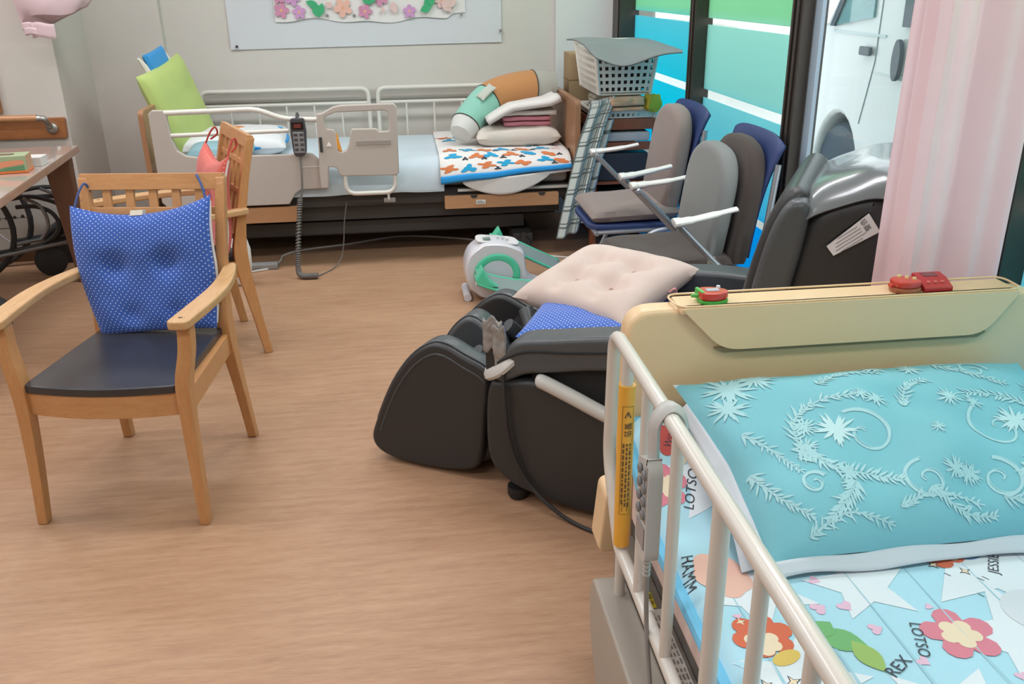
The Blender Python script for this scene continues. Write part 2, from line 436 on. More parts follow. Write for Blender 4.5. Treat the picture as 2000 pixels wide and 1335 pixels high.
M().box(2.975, 2.99, 5.1, 5.25, 1.22, 1.8).build('rear_window', VDK, van, bevel=.004)
M().box(2.965, 2.99, 5.58, 5.72, 1.03, 1.085).build('door_handle', VDK, van, bevel=.01)
M().prism([(5.255+.045*cos(t), 1.03+.12*sin(t)) for t in [2*pi*i/20 for i in range(20)]], 2.965, 2.99, fYZ).build('door_handle', VDK, van)
M().tube([V(2.998, 5.53, 1.9), V(2.998, 5.55, 1.0), V(2.998, 5.62, .74), V(2.998, 5.66, .6)], .004, 6).build('door_gap', P('panel_gap', '9aa5aa', .7), van)
M().box(2.996, 3.0, 2.3, 5.54, .93, .94).build('body_crease', P('van_crease', 'cfd8da', .4), van)
M().tube(fillet([V(3.0, 6.35, 1.2), V(2.84, 6.42, 1.2), V(2.82, 6.44, 1.33)], .05), .015, 8).box(2.74, 2.92, 6.40, 6.47, 1.18, 1.5).build('wing_mirror', VDK, van, bevel=.015)
van2 = thing('parked_car', 'pale car further out beyond the front of the white van', 'car', (6.2, 12.5, -.08))
M().prism(rounded([(10.5, .1), (10.5, .85), (11.2, 1.0), (11.8, 1.5), (13.6, 1.5), (14.4, .95), (14.6, .1)], .15), 5.4, 7.0, fYZ).build('body', VW, van2, bevel=.04)
M().prism([(11.35, 1.02), (11.85, 1.42), (13.5, 1.42), (14.1, 1.0)], 5.36, 5.41, fYZ).build('side_window', VGL, van2)

# ------------------------------------------------------------------ left wall fittings, notice paper
RW = WOOD('handrail_wood', '8e5a35', 'a56c42', (3, 20, 20), rough=.35)
hr = thing('handrail', 'brown wooden handrail on a backing board fixed to the pillar', 'handrail', (-2.6, 5.38, .7))
M().prism(rounded([(-3.6, .713), (-1.878, .713), (-1.872, .826), (-3.6, .826)], .012), 5.372, 5.4, fXZ).build('backing_board', RW, hr, bevel=.003)
M().tube([V(-3.6, 5.30, .84), V(-1.99, 5.30, .835)], .02, 14).build('rail', WOOD('handrail_round', 'b07a50', 'bf8a5f', (3, 20, 20), rough=.3), hr)
BK = P('brushed_steel', 'b3b3b0', .3, metal=.8)
M().tube(fillet([V(-2.0, 5.30, .835), V(-1.955, 5.30, .835), V(-1.95, 5.33, .80), V(-1.95, 5.37, .775)], .02), .017, 10).build('end_bracket', BK, hr)
M().lathe([(.03, 0), (.03, .012), (.02, .018)], 16, lambda p: V(-1.945+p.x, 5.372-p.z, .77+p.y)).build('bracket_plate', BK, hr)
M().box(-2.26, -2.2, 5.37, 5.4, .86, 2.4).build('trim_2', WOOD('door_trim', '96623a', 'a87247', (20, 20, 3)), kind='structure')

board = M().grid(lambda u, v: V(-1.03+u*1.71, YB-.008-.004*(abs(2*u-1)**12)*(1-v)**8, (1.125+.012*u)+v*1.0), 20, 8)
board.build('notice_paper', P('white_paper', 'ced2d6', .7, var=.02), label='large white sheet of paper pinned on the back wall above the bed', cat='paper', solid=.002)
pst = thing('flower_poster', 'white paper with cut-out cherry blossoms pinned on the white sheet', 'poster', (-.14, 6.03, 1.27))
low = lambda u: 1.285+.012*sin(u*9)+(.025 if u > .93 else 0)-.008*sin(u*23)
M().grid(lambda u, v: V(-.74+u*1.19, YB-.018-.0025*sin(u*17)*(1-v)**2, low(u)+v*(1.9-low(u))), 30, 8).build('sheet', P('poster_paper', 'e0dedc', .75, var=.02), pst, solid=.001)
def flower(cx, cz, r, n=5, rot=0.0, sharp=.55):
    pts = []
    for i in range(n*6):
        t = 2*pi*i/(n*6); k = abs(cos(n*t/2)); rr = r*(sharp+(1-sharp)*k**.7); pts.append((cx+rr*cos(t+rot), cz+rr*sin(t+rot)))
    return pts
def leafp(cx, cz, l, wd, ang, n=8):
    p = [(l*(i/n-.5), wd*sin(pi*i/n)) for i in range(n+1)]+[(l*(i/n-.5), -wd*sin(pi*i/n)) for i in range(n-1, 0, -1)]
    return [(cx+x*cos(ang)-y*sin(ang), cz+x*sin(ang)+y*cos(ang)) for x, y in p]
PK = [P('blossom_'+n_, c_, .7, var=.12, vscale=40) for n_, c_ in (('rose', 'c98aa8'), ('violet', 'c795c4'), ('peach', 'e2b3a2'), ('pale', 'd9bdb8'))]
GRN = P('leaf_paper', '3fa873', .7)
fl = [(-.694, 1.353, .048, 0), (-.586, 1.34, .042, 1), (-.316, 1.362, .058, 2), (-.181, 1.339, .045, 0), (.097, 1.334, .042, 1), (-.081, 1.415, .05, 0), (-.62, 1.425, .05, 1), (-.70, 1.43, .04, 0), (.30, 1.40, .05, 3)]
for i, (x, z, r, k) in enumerate(fl):
    fw = M().prism(flower(x, z, r, rot=.4*i), 6.016, 6.0195, fXZ).build('blossom', PK[k], pst, smooth=False)
    M().prism([(x+r*.2*cos(t), z+r*.2*sin(t)) for t in [2*pi*j/10 for j in range(10)]], 6.0145, 6.0165, fXZ).build('blossom_centre', P('blossom_eye', 'e0a98c', .7), fw, smooth=False)
for i, (x, z, l, wd, a) in enumerate(((-.50, 1.385, .09, .022, 2.7), (-.455, 1.35, .09, .024, 1.2), (-.485, 1.345, .07, .02, 1.9), (-.17, 1.405, .07, .02, 2.2), (-.13, 1.41, .07, .02, 1.0), (.215, 1.385, .09, .025, 1.3), (.20, 1.35, .08, .024, .4), (.235, 1.40, .08, .024, 1.6))):
    M().prism(leafp(x, z, l, wd, a), 6.0155-.0021*i, 6.0172-.0021*i, fXZ).build('paper_leaf', GRN, pst, smooth=False)
for i, (x, z, l, wd, a) in enumerate(((-.40, 1.38, .05, .02, 2.6), (.0, 1.36, .075, .024, 1.8), (-.07, 1.345, .04, .012, 1.4), (.33, 1.36, .09, .026, 2.4), (.36, 1.38, .09, .024, .6))):
    M().prism(leafp(x, z, l, wd, a), 6.0125-.0022*i, 6.0143-.0022*i, fXZ).build('paper_petal', PK[3], pst, smooth=False)
PIN = P('pin_dark', '3c3a38', .4); PING = P('pin_grey', '8f8d8c', .4)
for x, z, mt, c in ((-.99, 1.145, PIN, 'black pin in the lower left corner of the large white sheet'), (.672, 1.21, PING, 'small grey pin at the right edge of the large white sheet'), (-.418, 1.319, PING, 'grey pin below the leftmost green leaf of the poster'), (-.25, 1.316, PING, 'grey pin between the peach and rose blossoms of the poster'), (.424, 1.313, PING, 'grey pin at the lower right corner of the flower poster')):
    M().lathe([(.004, 0), (.009, .003), (.009, .008), (.005, .012)], 12, lambda p, x=x, z=z: V(x+p.x, 6.028-p.z*1.2, z+p.y)).build('push_pin', mt, label=c, cat='pin', group='pins on the notice paper')

# bundled pink curtain hanging by the pillar
PKC = CLOTH('pale_pink_cloth', 'd8bfc4', .12, var=.06)
cb = thing('tied_curtain', 'bundled pale pink curtain hanging beside the pillar at top left', 'curtain', (-1.8, 5.25, 1.26))
def bund(u, v):
    t = 2*pi*u; z = 1.325+v*1.27
    k = (sin(min(1, v/.055)*pi/2))**.6; r = .185*k*(1-.5*max(0, min(1, (v-.15)/.5)))
    fold = 1+.10*sin(t*3+v*14)*k+.05*sin(t*7-v*9)
    return V(-1.80+r*fold*cos(t)+.02*sin(v*20), 5.24+.65*r*fold*sin(t), z+.03*cos(t)*(1-v)**3+.014*sin(t*3+1)*(1-v))
M().grid(bund, 48, 30).build('bundle', PKC, cb, merge=.0008)
for k, (x0, x1, z0, z1, y) in enumerate(((-1.90, -1.80, 1.30, 1.335, 5.13), (-1.885, -1.79, 1.275, 1.31, 5.12), (-1.85, -1.74, 1.262, 1.335, 5.13))):
    M().grid(lambda u, v: V(x0+u*(x1-x0), y-.02*sin(u*pi)-.012*k, z0+(z1-z0)*v+.006*sin(u*5)), 8, 4).build('folded_tail', PKC, cb, solid=.012)

# ------------------------------------------------------------------ far bed (along the back wall)
OAK = WOOD('bed_wood', '9a6f4f', 'ac8060', (20, 20, 3), rough=.4)
OAKX = WOOD('bed_wood_long', 'b58660', 'c2946d', (3, 20, 20), rough=.4)
BEI = P('beige_plastic', 'b9b0a8', .5, bump=.05, var=.02); IVO = P('ivory_tube', 'd8d5cd', .35, coat=.2, var=.02)
BLK = P('shade_dark_bed_steel', '3a3836', .55, var=.1)  # grey steel with the under-bed shade put into its colour
fb = thing('hospital_bed', 'electric care bed along the back wall with wooden end boards', 'bed', (-.19, 5.5, 0))
fYZr = lambda pts, r, x0, x1: M().prism(rounded(pts, r), x0, x1, fYZ)
fYZr([(5.0, .22), (5.97, .22), (5.97, .895), (5.0, .895)], .03, -1.375, -1.345).build('headboard', OAK, fb, bevel=.004)
fYZr([(4.975, .25), (5.97, .25), (5.97, .885), (4.975, .885)], .03, .965, .998).build('footboard', OAK, fb, bevel=.004)
M().box(-1.33, .96, 5.05, 5.09, .33, .405).build('side_beam', BLK, fb, bevel=.004)
M().box(-1.33, .96, 5.88, 5.92, .33, .405).build('side_beam', BLK, fb, bevel=.004)
M().box(-1.3, .95, 5.06, 5.92, .385, .41).build('mattress_deck', BLK, fb)
for x0, x1, z0, z1 in ((-1.32, -.59, .268, .357), (.222, .878, .303, .378)):
    M().prism(rounded([(x0, z0), (x1, z0), (x1, z1), (x0, z1)], .008), 4.99, 5.015, fXZ).build('wooden_side_panel', OAKX, fb, bevel=.004)
for x in (.39, .78):
    M().prism([(x-.022, .378), (x+.022, .378), (x+.012, .362), (x-.012, .362)], 4.987, 4.995, fXZ).build('panel_slot', BLK, fb)
st = M().box(.40, .455, 4.986, 4.991, .325, .35).build('sticker', P('sticker_white', 'd9d6d0', .5), fb)
M().box(.405, .45, 4.984, 4.987, .334, .337).box(.405, .435, 4.984, 4.987, .342, .345).build('sticker_print', P('sticker_grey', '8a8682', .5), st)
M().box(-.12, -.055, 5.04, 5.047, .345, .372).build('sticker', P('plate_grey', 'a9a5a0', .5), fb)
M().box(.3, .96, 5.02, 5.05, .393, .408).build('edge_strip', IVO, fb, bevel=.003)
for x0, x1 in ((-1.15, -1.05), (.62, .74)):
    M().box(x0, x1, 5.08, 5.88, .05, .12).build('base_cross_beam', BLK, fb, bevel=.01)
M().box(-1.1, .7, 5.16, 5.22, .14, .22).build('base_beam', BLK, fb, bevel=.01)
M().box(-1.1, .7, 5.78, 5.84, .14, .22).build('base_beam', BLK, fb, bevel=.01)
for x in (-.95, .5): [M().bar(V(x, y, .2), V(x+.25, y+.02, .36), .05, .05).build('lift_arm', BLK, fb, bevel=.005) for y in (5.19, 5.79)]
M().box(-1.05, .6, 5.3, 5.33, .1, .33).build('under_bed_shade_panel', BLK, fb, bevel=.004)  # dark panel added to fill the shaded space under the bed
M().box(-1.28, .9, 5.1, 5.14, .24, .33).build('lower_frame', BLK, fb, bevel=.004)
M().box(-.5, .1, 5.35, 5.55, .16, .3).build('motor_box', BLK, fb, bevel=.02)
for x in (-1.1, .68):
    for y in (5.08, 5.88):
        M().lathe([(.045, -.016), (.05, -.01), (.05, .01), (.045, .016)], 16, lambda p, x=x, y=y: V(x+p.x, y+p.z, .05+p.y)).box(x-.012, x+.012, y-.025, y+.025, .05, .13).build('caster', BLK, fb)
M().box(-.9, -.74, 4.97, 5.03, 0, .035).build('foot_pad', P('foot_pad_grey', '8b8a88', .6), fb, bevel=.008)
# wall-side rails
def rail_back(x0, x1):
    y = 5.96
    m = M().tube(fillet([V(x0, y, .42), V(x0, y, .88), V(x1, y, .88), V(x1, y, .42)], .05), .014, 10)
    m.tube([V(x0, y, .79), V(x1, y, .79)], .010, 8); m.tube([V(x0, y, .52), V(x1, y, .52)], .010, 8)
    n = 6
    for i in range(1, n): m.tube([V(x0+(x1-x0)*i/n, y, .52), V(x0+(x1-x0)*i/n, y, .79)], .007, 6)
    return m.build('side_rail', IVO, fb)
rail_back(-1.24, -.195); rail_back(-.135, .94)
# near-side fixed rail: beige panel and tubes
out = [(-1.313, .60), (-1.313, .88), (-1.291, .9), (-1.235, .897), (-1.222, .865), (-1.215, .76), (-1.192, .686), (-1.15, .656), (-1.1, .648), (-.6, .645), (-.56, .655), (-.49, .645), (-.44, .60), (-.407, .573), (-.412, .456), (-.568, .452), (-.60, .43), (-.636, .373), (-.825, .373), (-1.28, .373), (-1.313, .41)]
fx = M().prism(out, 4.965, 5.0, fXZ).build('rail_panel', BEI, fb, bevel=.006)
M().box(-.55, -.405, 4.962, 4.966, .574, .58).build('panel_seam', P('beige_light', 'd6cdc4', .4), fx)
M().tube(fillet([V(-1.235, 4.982, .882), V(-.755, 4.982, .889), V(-.627, 4.982, .833), V(-.43, 4.982, .824)], .06), .0145, 12).build('rail_tube', IVO, fb)
M().tube([V(-1.22, 4.982, .764), V(-.6, 4.982, .772)], .012, 10).build('rail_tube', IVO, fb)
# swing-out grip bar
go = [(-.437, .855), (-.413, .858), (-.352, .89), (-.312, .897), (-.035, .899), (-.022, .885), (-.031, .534), (-.045, .525), (-.333, .531), (-.345, .541), (-.35, .567), (-.368, .58), (-.408, .584), (-.418, .468), (-.45, .468), (-.448, .58), (-.442, .67), (-.44, .812)]
gh = [(-.403, .85), (-.343, .872), (-.079, .875), (-.06, .86), (-.056, .766), (-.067, .755), (-.117, .752), (-.135, .77), (-.258, .772), (-.27, .74), (-.28, .694), (-.297, .66), (-.323, .651), (-.35, .657), (-.353, .756), (-.365, .772), (-.40, .777), (-.41, .826)]
vs_, fs_ = plate([go, gh], .016, .006)
gb = M().add([V(p.x, 4.945+p.z, p.y) for p in vs_], fs_).build('grip_bar', BEI, fb)
M().tube(fillet([V(-.319, 4.945, .54), V(-.319, 4.945, .424), V(-.049, 4.945, .424), V(-.047, 4.945, .54)], .06, 6), .0125, 10).build('grip_bar_tube', IVO, fb)
M().tube([V(-.09, 4.945, .42), V(-.09, 4.945, .385)], .007, 8).build('lock_pin', IVO, fb)
M().box(-.245, -.06, 4.925, 4.93, .69, .712).build('grip_text_strip', P('embossed_text', '9c938b', .5), gb)
M().prism([(-.37, .75), (-.345, .755), (-.325, .66), (-.34, .66)], 4.93, 4.96, fXZ).build('release_lever', P('orange_lever', 'e59a3c', .5), gb, bevel=.002, plabel='orange release lever')
M().prism([(-.405, .69), (-.39, .715), (-.378, .69)], 4.926, 4.929, fXZ).build('warning_mark', P('mark_white', 'eeeeee', .5), gb)
M().box(-.44, -.425, 4.92, 4.93, .66, .74).build('latch', BLK, gb, bevel=.003)

# mattress and bedding of the far bed
MATW = CLOTH('mattress_white', 'ddd9d2', var=.03)
M().box(-1.32, .95, 5.10, 5.93, .41, .565).build('mattress', MATW, label='white mattress lying on the care bed by the back wall', cat='mattress', bevel=.03, seg=3)
def drape(v, zt=.575, zb=.45, yf=5.0):   # section across the bed: back to front edge, v 0..1
    if v < .7: return 5.93-(v/.7)*.78, zt
    t = (v-.7)/.3; a = t*pi/2
    return 5.15-(5.15-yf)*sin(a), zb+(zt-zb)*cos(a)
def sheet_f(u, v):
    x = -1.0+u*1.23; y, z = drape(v, .578, .405, 5.005)
    n = noise.noise(V(x*7, v*3, 2.3))
    return V(x+.03*(v-.7)*sin(u*4), y-.012*max(0, v-.65)*3*n, z+.005*n*(1 if v < .7 else 2))
M().grid(sheet_f, 70, 50).build('bed_sheet', CLOTH('pale_blue_sheet', 'c2d0d8', var=.04), label='pale blue sheet across the middle of the bed by the wall', cat='sheet', solid=.004)
pad = thing('bed_pad', 'white pad with blue and orange blotches and a blue border at the foot end', 'bed pad', (.58, 5.45, .57))
def pad_f(u, v):
    x = .205+u*.745; zb = .462+.062*u
    y, z = drape(v, .592, zb, 4.985)
    return V(x-.03*(1-u)*(v < 0), y, z+.006*noise.noise(V(x*5, v*4, 7)))
M().grid(pad_f, 40, 40, 0, 1, 0, .97).build('pad_cloth', CLOTH('pad_white', 'e2dedb', var=.02), pad, solid=.012)
M().grid(lambda u, v: pad_f(u, .955+v*.06)+V(0, -.006, -.002), 40, 3).build('blue_border', CLOTH('border_blue', '2f97dd'), pad, solid=.016)
def pad_print(name, mat, items):
    for u, v, ru, rv, ang, sh in items:
        m = M(); pts = [(cos(t)*(1+.38*sin(sh*t+ang*3)+.22*cos((sh+2)*t+sh)), sin(t)*(1+.38*sin(sh*t+ang*3)+.22*cos((sh+2)*t+sh))) for t in [2*pi*i/28 for i in range(28)]]
        def pp(a, b):
            uu = u+(a*cos(ang)-b*sin(ang))*ru; vv = v+(a*sin(ang)+b*cos(ang))*rv
            e = 1e-3; p = pad_f(uu, vv); n = (pad_f(uu+e, vv)-p).cross(pad_f(uu, vv+e)-p); n = n if n.z > 0 or n.y < 0 else -n
            n = n.normalized(); n = -n if (n.z < 0 and n.y > 0) else n
            return p+n*.0085
        k = len(pts); m.add([pp(a, b) for a, b in pts]+[pp(a*.5, b*.5) for a, b in pts]+[pp(0, 0)], [(i, (i+1) % k, k+(i+1) % k, k+i) for i in range(k)]+[(k+i, k+(i+1) % k, 2*k) for i in range(k)])
        m.build(name, mat, pad)
rr = random.Random(3)
def spots(n, r0, r1):
    return [(rr.uniform(.05, .95), rr.uniform(.03, .9), rr.uniform(r0, r1), rr.uniform(r0, r1)*.55, rr.uniform(0, 6), rr.choice((2, 3, 4))) for _ in range(n)]
B1, B2, B3 = [], [], []
for i in range(7):
    for j in range(9):
        u, v = .07+.145*i+.05*(j % 2), .05+.106*j
        if u > .96: continue
        it = (u+rr.uniform(-.02, .02), v+rr.uniform(-.02, .02), .05, .028, rr.uniform(-.5, .5), rr.choice((2, 3, 4)))
        (B1 if (i+j) % 2 else B2).append(it)
        if rr.random() < .6: B3.append((u+.075, v+.03, .02, .014, rr.uniform(0, 3), 3))
pad_print('blue_print', CLOTH('print_blue', '2c9cc9', bump=0), B1); pad_print('orange_print', CLOTH('print_orange', 'cf7a4b', bump=0), B2); pad_print('dark_print', CLOTH('print_dark', '45434a', bump=0), B3)
und = M().grid(lambda u, v: V(.33+u*.62, 4.995-.02*sin(u*pi), (.46+.05*u)-v*(.015+.085*sin(min(1, u*1.25)*pi)**.8*(1 if u < .8 else (1-u)*5))), 30, 8)
und.build('under_sheet', CLOTH('cream_sheet', 'dcd8d4'), label='white under sheet sagging below the blue border of the bed pad', cat='sheet', solid=.008)

# things on the far bed
HUE = CLOTH('lime_cloth', 'b2c476', var=.05)
def place(loc, rx=0, ry=0, rz=0):
    m = Matrix.Translation(loc) @ Matrix.Rotation(rz, 4, 'Z') @ Matrix.Rotation(ry, 4, 'Y') @ Matrix.Rotation(rx, 4, 'X')
    return lambda p: m @ p
gc = thing('lime_cushion', 'plain lime green square cushion propped against the wooden headboard', 'cushion', (-1.25, 5.5, .58))
e1 = V(.12, .43, .085).normalized(); e2 = V(-.13, -.06, .42); e2 = (e2-e1*e2.dot(e1)).normalized(); e3 = e1.cross(e2)
mm = Matrix.Translation((-1.275, 5.50, .85)) @ Matrix((e2*-1, e1, e3)).transposed().to_4x4()
M().cushion(.51, .50, .11, lambda p: mm @ p, bow=.05, p=5, wr=.01).build('cover', HUE, gc, merge=.0005)
mb = mm @ Matrix.Translation((-.27, .04, -.02))
M().cushion(.12, .22, .05, lambda p: mb @ p, n=12, p=6).build('blue_flap', CLOTH('flap_blue', '3f93cf'), gc, merge=.0005, plabel='bright blue flap on the top edge')
for y in (-.09, .15):
    mt_ = mm @ Matrix.Translation((-.275, y, -.02)); M().tube([mt_ @ V(.06, 0, 0), mt_ @ V(0, -.01, 0), mt_ @ V(-.05, -.03, 0)], [.02, .018, .008], 8).build('white_tab', CLOTH('tab_white', 'dcdad0'), gc)
mp = place((-.99, 5.55, .64), rx=math.radians(4), rz=.05)
pb = thing('pillow', 'white pillow with blue and orange blotches and blue piping on the bed by the wall', 'pillow', (-.99, 5.55, .58))
M().cushion(.62, .46, .13, mp, p=5, bow=.03, wr=.01).build('pillow_case', CLOTH('pillow_print', 'dfe2e4'), pb, merge=.0005)
for k, (x, y, rx_, ry_, c) in enumerate(((-.1, -.1, .06, .05, '3a9fd0'), (.08, -.12, .07, .04, 'd98a55'), (.2, -.05, .06, .06, '3a9fd0'), (.0, .05, .06, .05, 'd98a55'), (.22, .1, .05, .05, '3a9fd0'), (-.2, .02, .05, .05, '45607a'))):
    M().lathe([(1.0, 0), (.7, .012), (.01, .016)], 14, lambda p: mp(V(x+p.x*rx_*(1+.3*cos(p.y*3)), y+p.y*ry_, .067+p.z*.4-.35*(x*x+y*y)))).build('blotch_print', CLOTH('blotch_'+c, c, bump=0), pb)
M().tube([mp(V(.31*cos(t)*(1/max(abs(cos(t)), abs(sin(t))))**.55, .23*sin(t)*(1/max(abs(cos(t)), abs(sin(t))))**.55, 0)) for t in [2*pi*i/40 for i in range(40)]], .010, 6, closed=True).build('piping', CLOTH('piping_blue', '2f8fd0'), pb)
M().cushion(.36, .26, .10, place((-1.02, 5.24, .625), rx=.1), p=5, bow=.03).build('folded_blanket', CLOTH('teal_towel', '8fb5bf'), label='pale teal folded blanket behind the lower rail beside the green cushion', cat='blanket', merge=.0005)
# folded pile at the foot end
M().cushion(.50, .40, .12, place((.68, 5.42, .652), rz=.02), p=6, bow=.02, wr=.012, seed=5).build('cream_pillow', CLOTH('cream_print', 'd8d2c8', col2='cfc6bb'), label='cream pillow at the bottom of the folded pile at the foot end', cat='pillow', merge=.0005)
def folded(name, x0, x1, y0, y1, z0, layers, th, mat, label, cat, grp=None, jit=.012):
    # one cloth folded back and forth: a continuous S-section swept along x
    path = []; ym = (y0+y1)/2
    for k in range(layers):
        z = z0+th*(k+.5); a, b = (y0, y1) if k % 2 == 0 else (y1, y0)
        path += [V(0, a+(.012 if a < b else -.012), z), V(0, ym, z+.002), V(0, b-(.012 if a < b else -.012), z)]
        if k < layers-1: path.append(V(0, b, z+th*.5))
    path = catmull(path, 4); m = M(); nx = 12
    m.grid(lambda u, v: (lambda p: V(x0+(x1-x0)*u+.006*noise.noise(V(u*3, p.z*30, 1)), p.y+jit*noise.noise(V(u*4, p.z*40, 3)), p.z+.004*noise.noise(V(u*5, p.y*9, 5))))(path[min(len(path)-1, int(round(v*(len(path)-1))))]), nx, len(path)-1)
    return m.build(name, mat, label=label, cat=cat, group=grp, solid=th*.72)
folded('pink_towel', .60, .88, 5.27, 5.56, .708, 2, .030, CLOTH('pink_towel', 'd58e9c'), 'pink towel folded between the cream pillow and white blanket', 'towel')
folded('white_blanket', .57, .91, 5.25, 5.58, .770, 1, .032, CLOTH('white_blanket', 'd9d5d0'), 'small white blanket folded directly on the pink towel', 'blanket')
wb = M().grid(lambda u, v: V(.50+u*.43, 5.22+v*.38, .805+.045*u-.10*max(0, .35-u)**1.2*2.2+.03*max(0, u-.85)*4+.006*sin(v*7)), 20, 12)
wb.build('fleece_throw', CLOTH('fleece_white', 'dbd8d4'), label='thick white throw draped over the folded pile under the brown bolster', cat='blanket', solid=.032)
# bolster of brown, mint and grey cloth
bo = thing('bolster_cushion', 'long bolster cushion in brown, mint green and grey leaning on the pile', 'cushion', (.62, 5.5, .6))
ax = [V(.34, 5.30, .665), V(.42, 5.40, .755), V(.55, 5.50, .85), V(.70, 5.56, .89), V(.85, 5.60, .90), V(.95, 5.62, .885)]
axs = catmull(ax, 8); nA = len(axs)
def bols(name, i0, i1, col, rad=lambda i: .098, **k):
    p = axs[i0:i1+1]; M().tube(p, [rad(i0+j)*(1 if 0 < i0+j < nA-1 else .55) for j in range(len(p))], 20).build(name, CLOTH(name+'_cloth', col), bo, **k)
bols('white_end', 0, 5, 'd0d0cc', lambda i: .06+.006*min(i, 5)); bols('mint_section', 5, 15, '8cc2b2', lambda i: .088+.0012*(i-5)); bols('brown_section', 15, 30, 'b98457', lambda i: .1); bols('grey_section', 30, nA-1, 'a8a69d', lambda i: .095)
for i in (5, 15, 30): M().tube([axs[i]+(axs[i+1]-axs[i-1]).normalized().orthogonal().normalized()*0+Matrix.Rotation(2*pi*j/24, 3, (axs[i+1]-axs[i-1]).normalized()) @ ((axs[i+1]-axs[i-1]).normalized().orthogonal().normalized()*({5: .09, 15: .1, 30: .1}[i])) for j in range(24)], .004, 6, closed=True).build('dark_outline', CLOTH('outline_dark', '4b4a42'), bo)
M().cushion(.12, .06, .02, place((.51, 5.385, .90), rx=.5, ry=-.6, rz=.5), n=8).build('stitched_patch', CLOTH('patch_grey', 'b9bdb3'), bo, merge=.0005)

# ------------------------------------------------------------------ far-bed handset, cables
hs = thing('bed_handset', 'dark grey bed remote hooked on the rail with red display', 'remote', (-.548, 4.93, .46))
HD = P('handset_dark', '45454a', .4); HG = P('handset_grey', '8d8c8c', .5)
M().prism(rounded([(-.588, .77), (-.582, .842), (-.51, .842), (-.503, .77), (-.512, .66), (-.528, .64), (-.572, .64), (-.582, .66)], .012), 4.925, 4.955, fXZ).build('case', HD, hs, bevel=.006)
M().box(-.575, -.518, 4.921, 4.926, .66, .772).build('keypad', HG, hs, bevel=.002)
for i in range(4):
    for x in (-.571, -.541):
        M().box(x, x+.02, 4.918, 4.922, .672+i*.026, .686+i*.026).build('button', HD, hs, bevel=.002)
M().box(-.577, -.517, 4.921, 4.926, .785, .822).build('display', P('display_black', '241c1c', .2), hs)
M().box(-.566, -.528, 4.919, 4.9215, .793, .813).build('display_digits', P('dim_red_digits', '6e2f2c', .4), hs)
M().tube(fillet([V(-.548, 4.95, .838), V(-.548, 4.985, .865), V(-.548, 5.005, .84), V(-.548, 5.0, .8)], .02), .008, 8).build('hook', HD, hs)
GC = P('grey_cable', '6f6c69', .5)
M().tube(catmull([V(-.549, 4.94, .645), V(-.55, 4.925, .55), V(-.556, 4.92, .46), V(-.572, 4.92, .40)], 6), .006, 8).build('cable_tail', GC, hs)
N = 420
core = catmull([V(-.572, 4.92, .41), V(-.585, 4.88, .3), V(-.600, 4.83, .15), V(-.605, 4.79, .05), V(-.59, 4.77, .022), V(-.55, 4.76, .02), V(-.50, 4.76, .02)], N//6)
coil = []
for i, p in enumerate(core):
    t = i*2*pi/7.5; d = (core[min(i+1, len(core)-1)]-core[max(0, i-1)]).normalized(); n1 = d.cross(V(0, 1, 0)).normalized(); n2 = d.cross(n1)
    coil.append(p+(n1*cos(t)+n2*sin(t))*.013)
M().tube(coil, .0035, 5).tube(core[::10], .008, 6).build('coil_cord', GC, hs, kind='stuff')
WC = P('white_cable', 'cfc9c2', .5)
M().tube(catmull([V(-.98, 4.86, .006), V(-.873, 4.938, .006), V(-.781, 4.991, .006), V(-.745, 5.13, .006), V(-.737, 5.242, .006), V(-.64, 5.336, .006), V(-.368, 5.427, .006), V(-.051, 5.553, .006), (.238, 5.478, .006), (.439, 5.359, .006), (.62, 5.1, .006), (.95, 4.9, .006), (1.2, 4.86, .006)], 8), .006, 8).build('power_cable', WC, label='long pale cable lying in a curve across the floor under the bed', cat='cable')
M().tube(catmull([V(-.328, 5.02, .36), V(-.35, 5.02, .25), V(-.365, 5.02, .12), V(-.385, 5.0, .04), V(-.43, 4.92, .006), V(-.5, 4.80, .005)], 6), .0035, 6).build('thin_cable', GC, label='thin grey cable hanging from the bed frame down to the floor', cat='cable')
M().lathe([(.02, 0), (.045, .02), (.06, .12), (.062, .2), (.045, .27), (.02, .295)], 18, lambda p: V(-.895+p.x, 4.72+p.y*.8, p.z)).build('white_bottle', P('white_plastic', 'e3e1dd', .4), label='white rounded container standing behind the rear leg of the red-cushioned chair', cat='container')

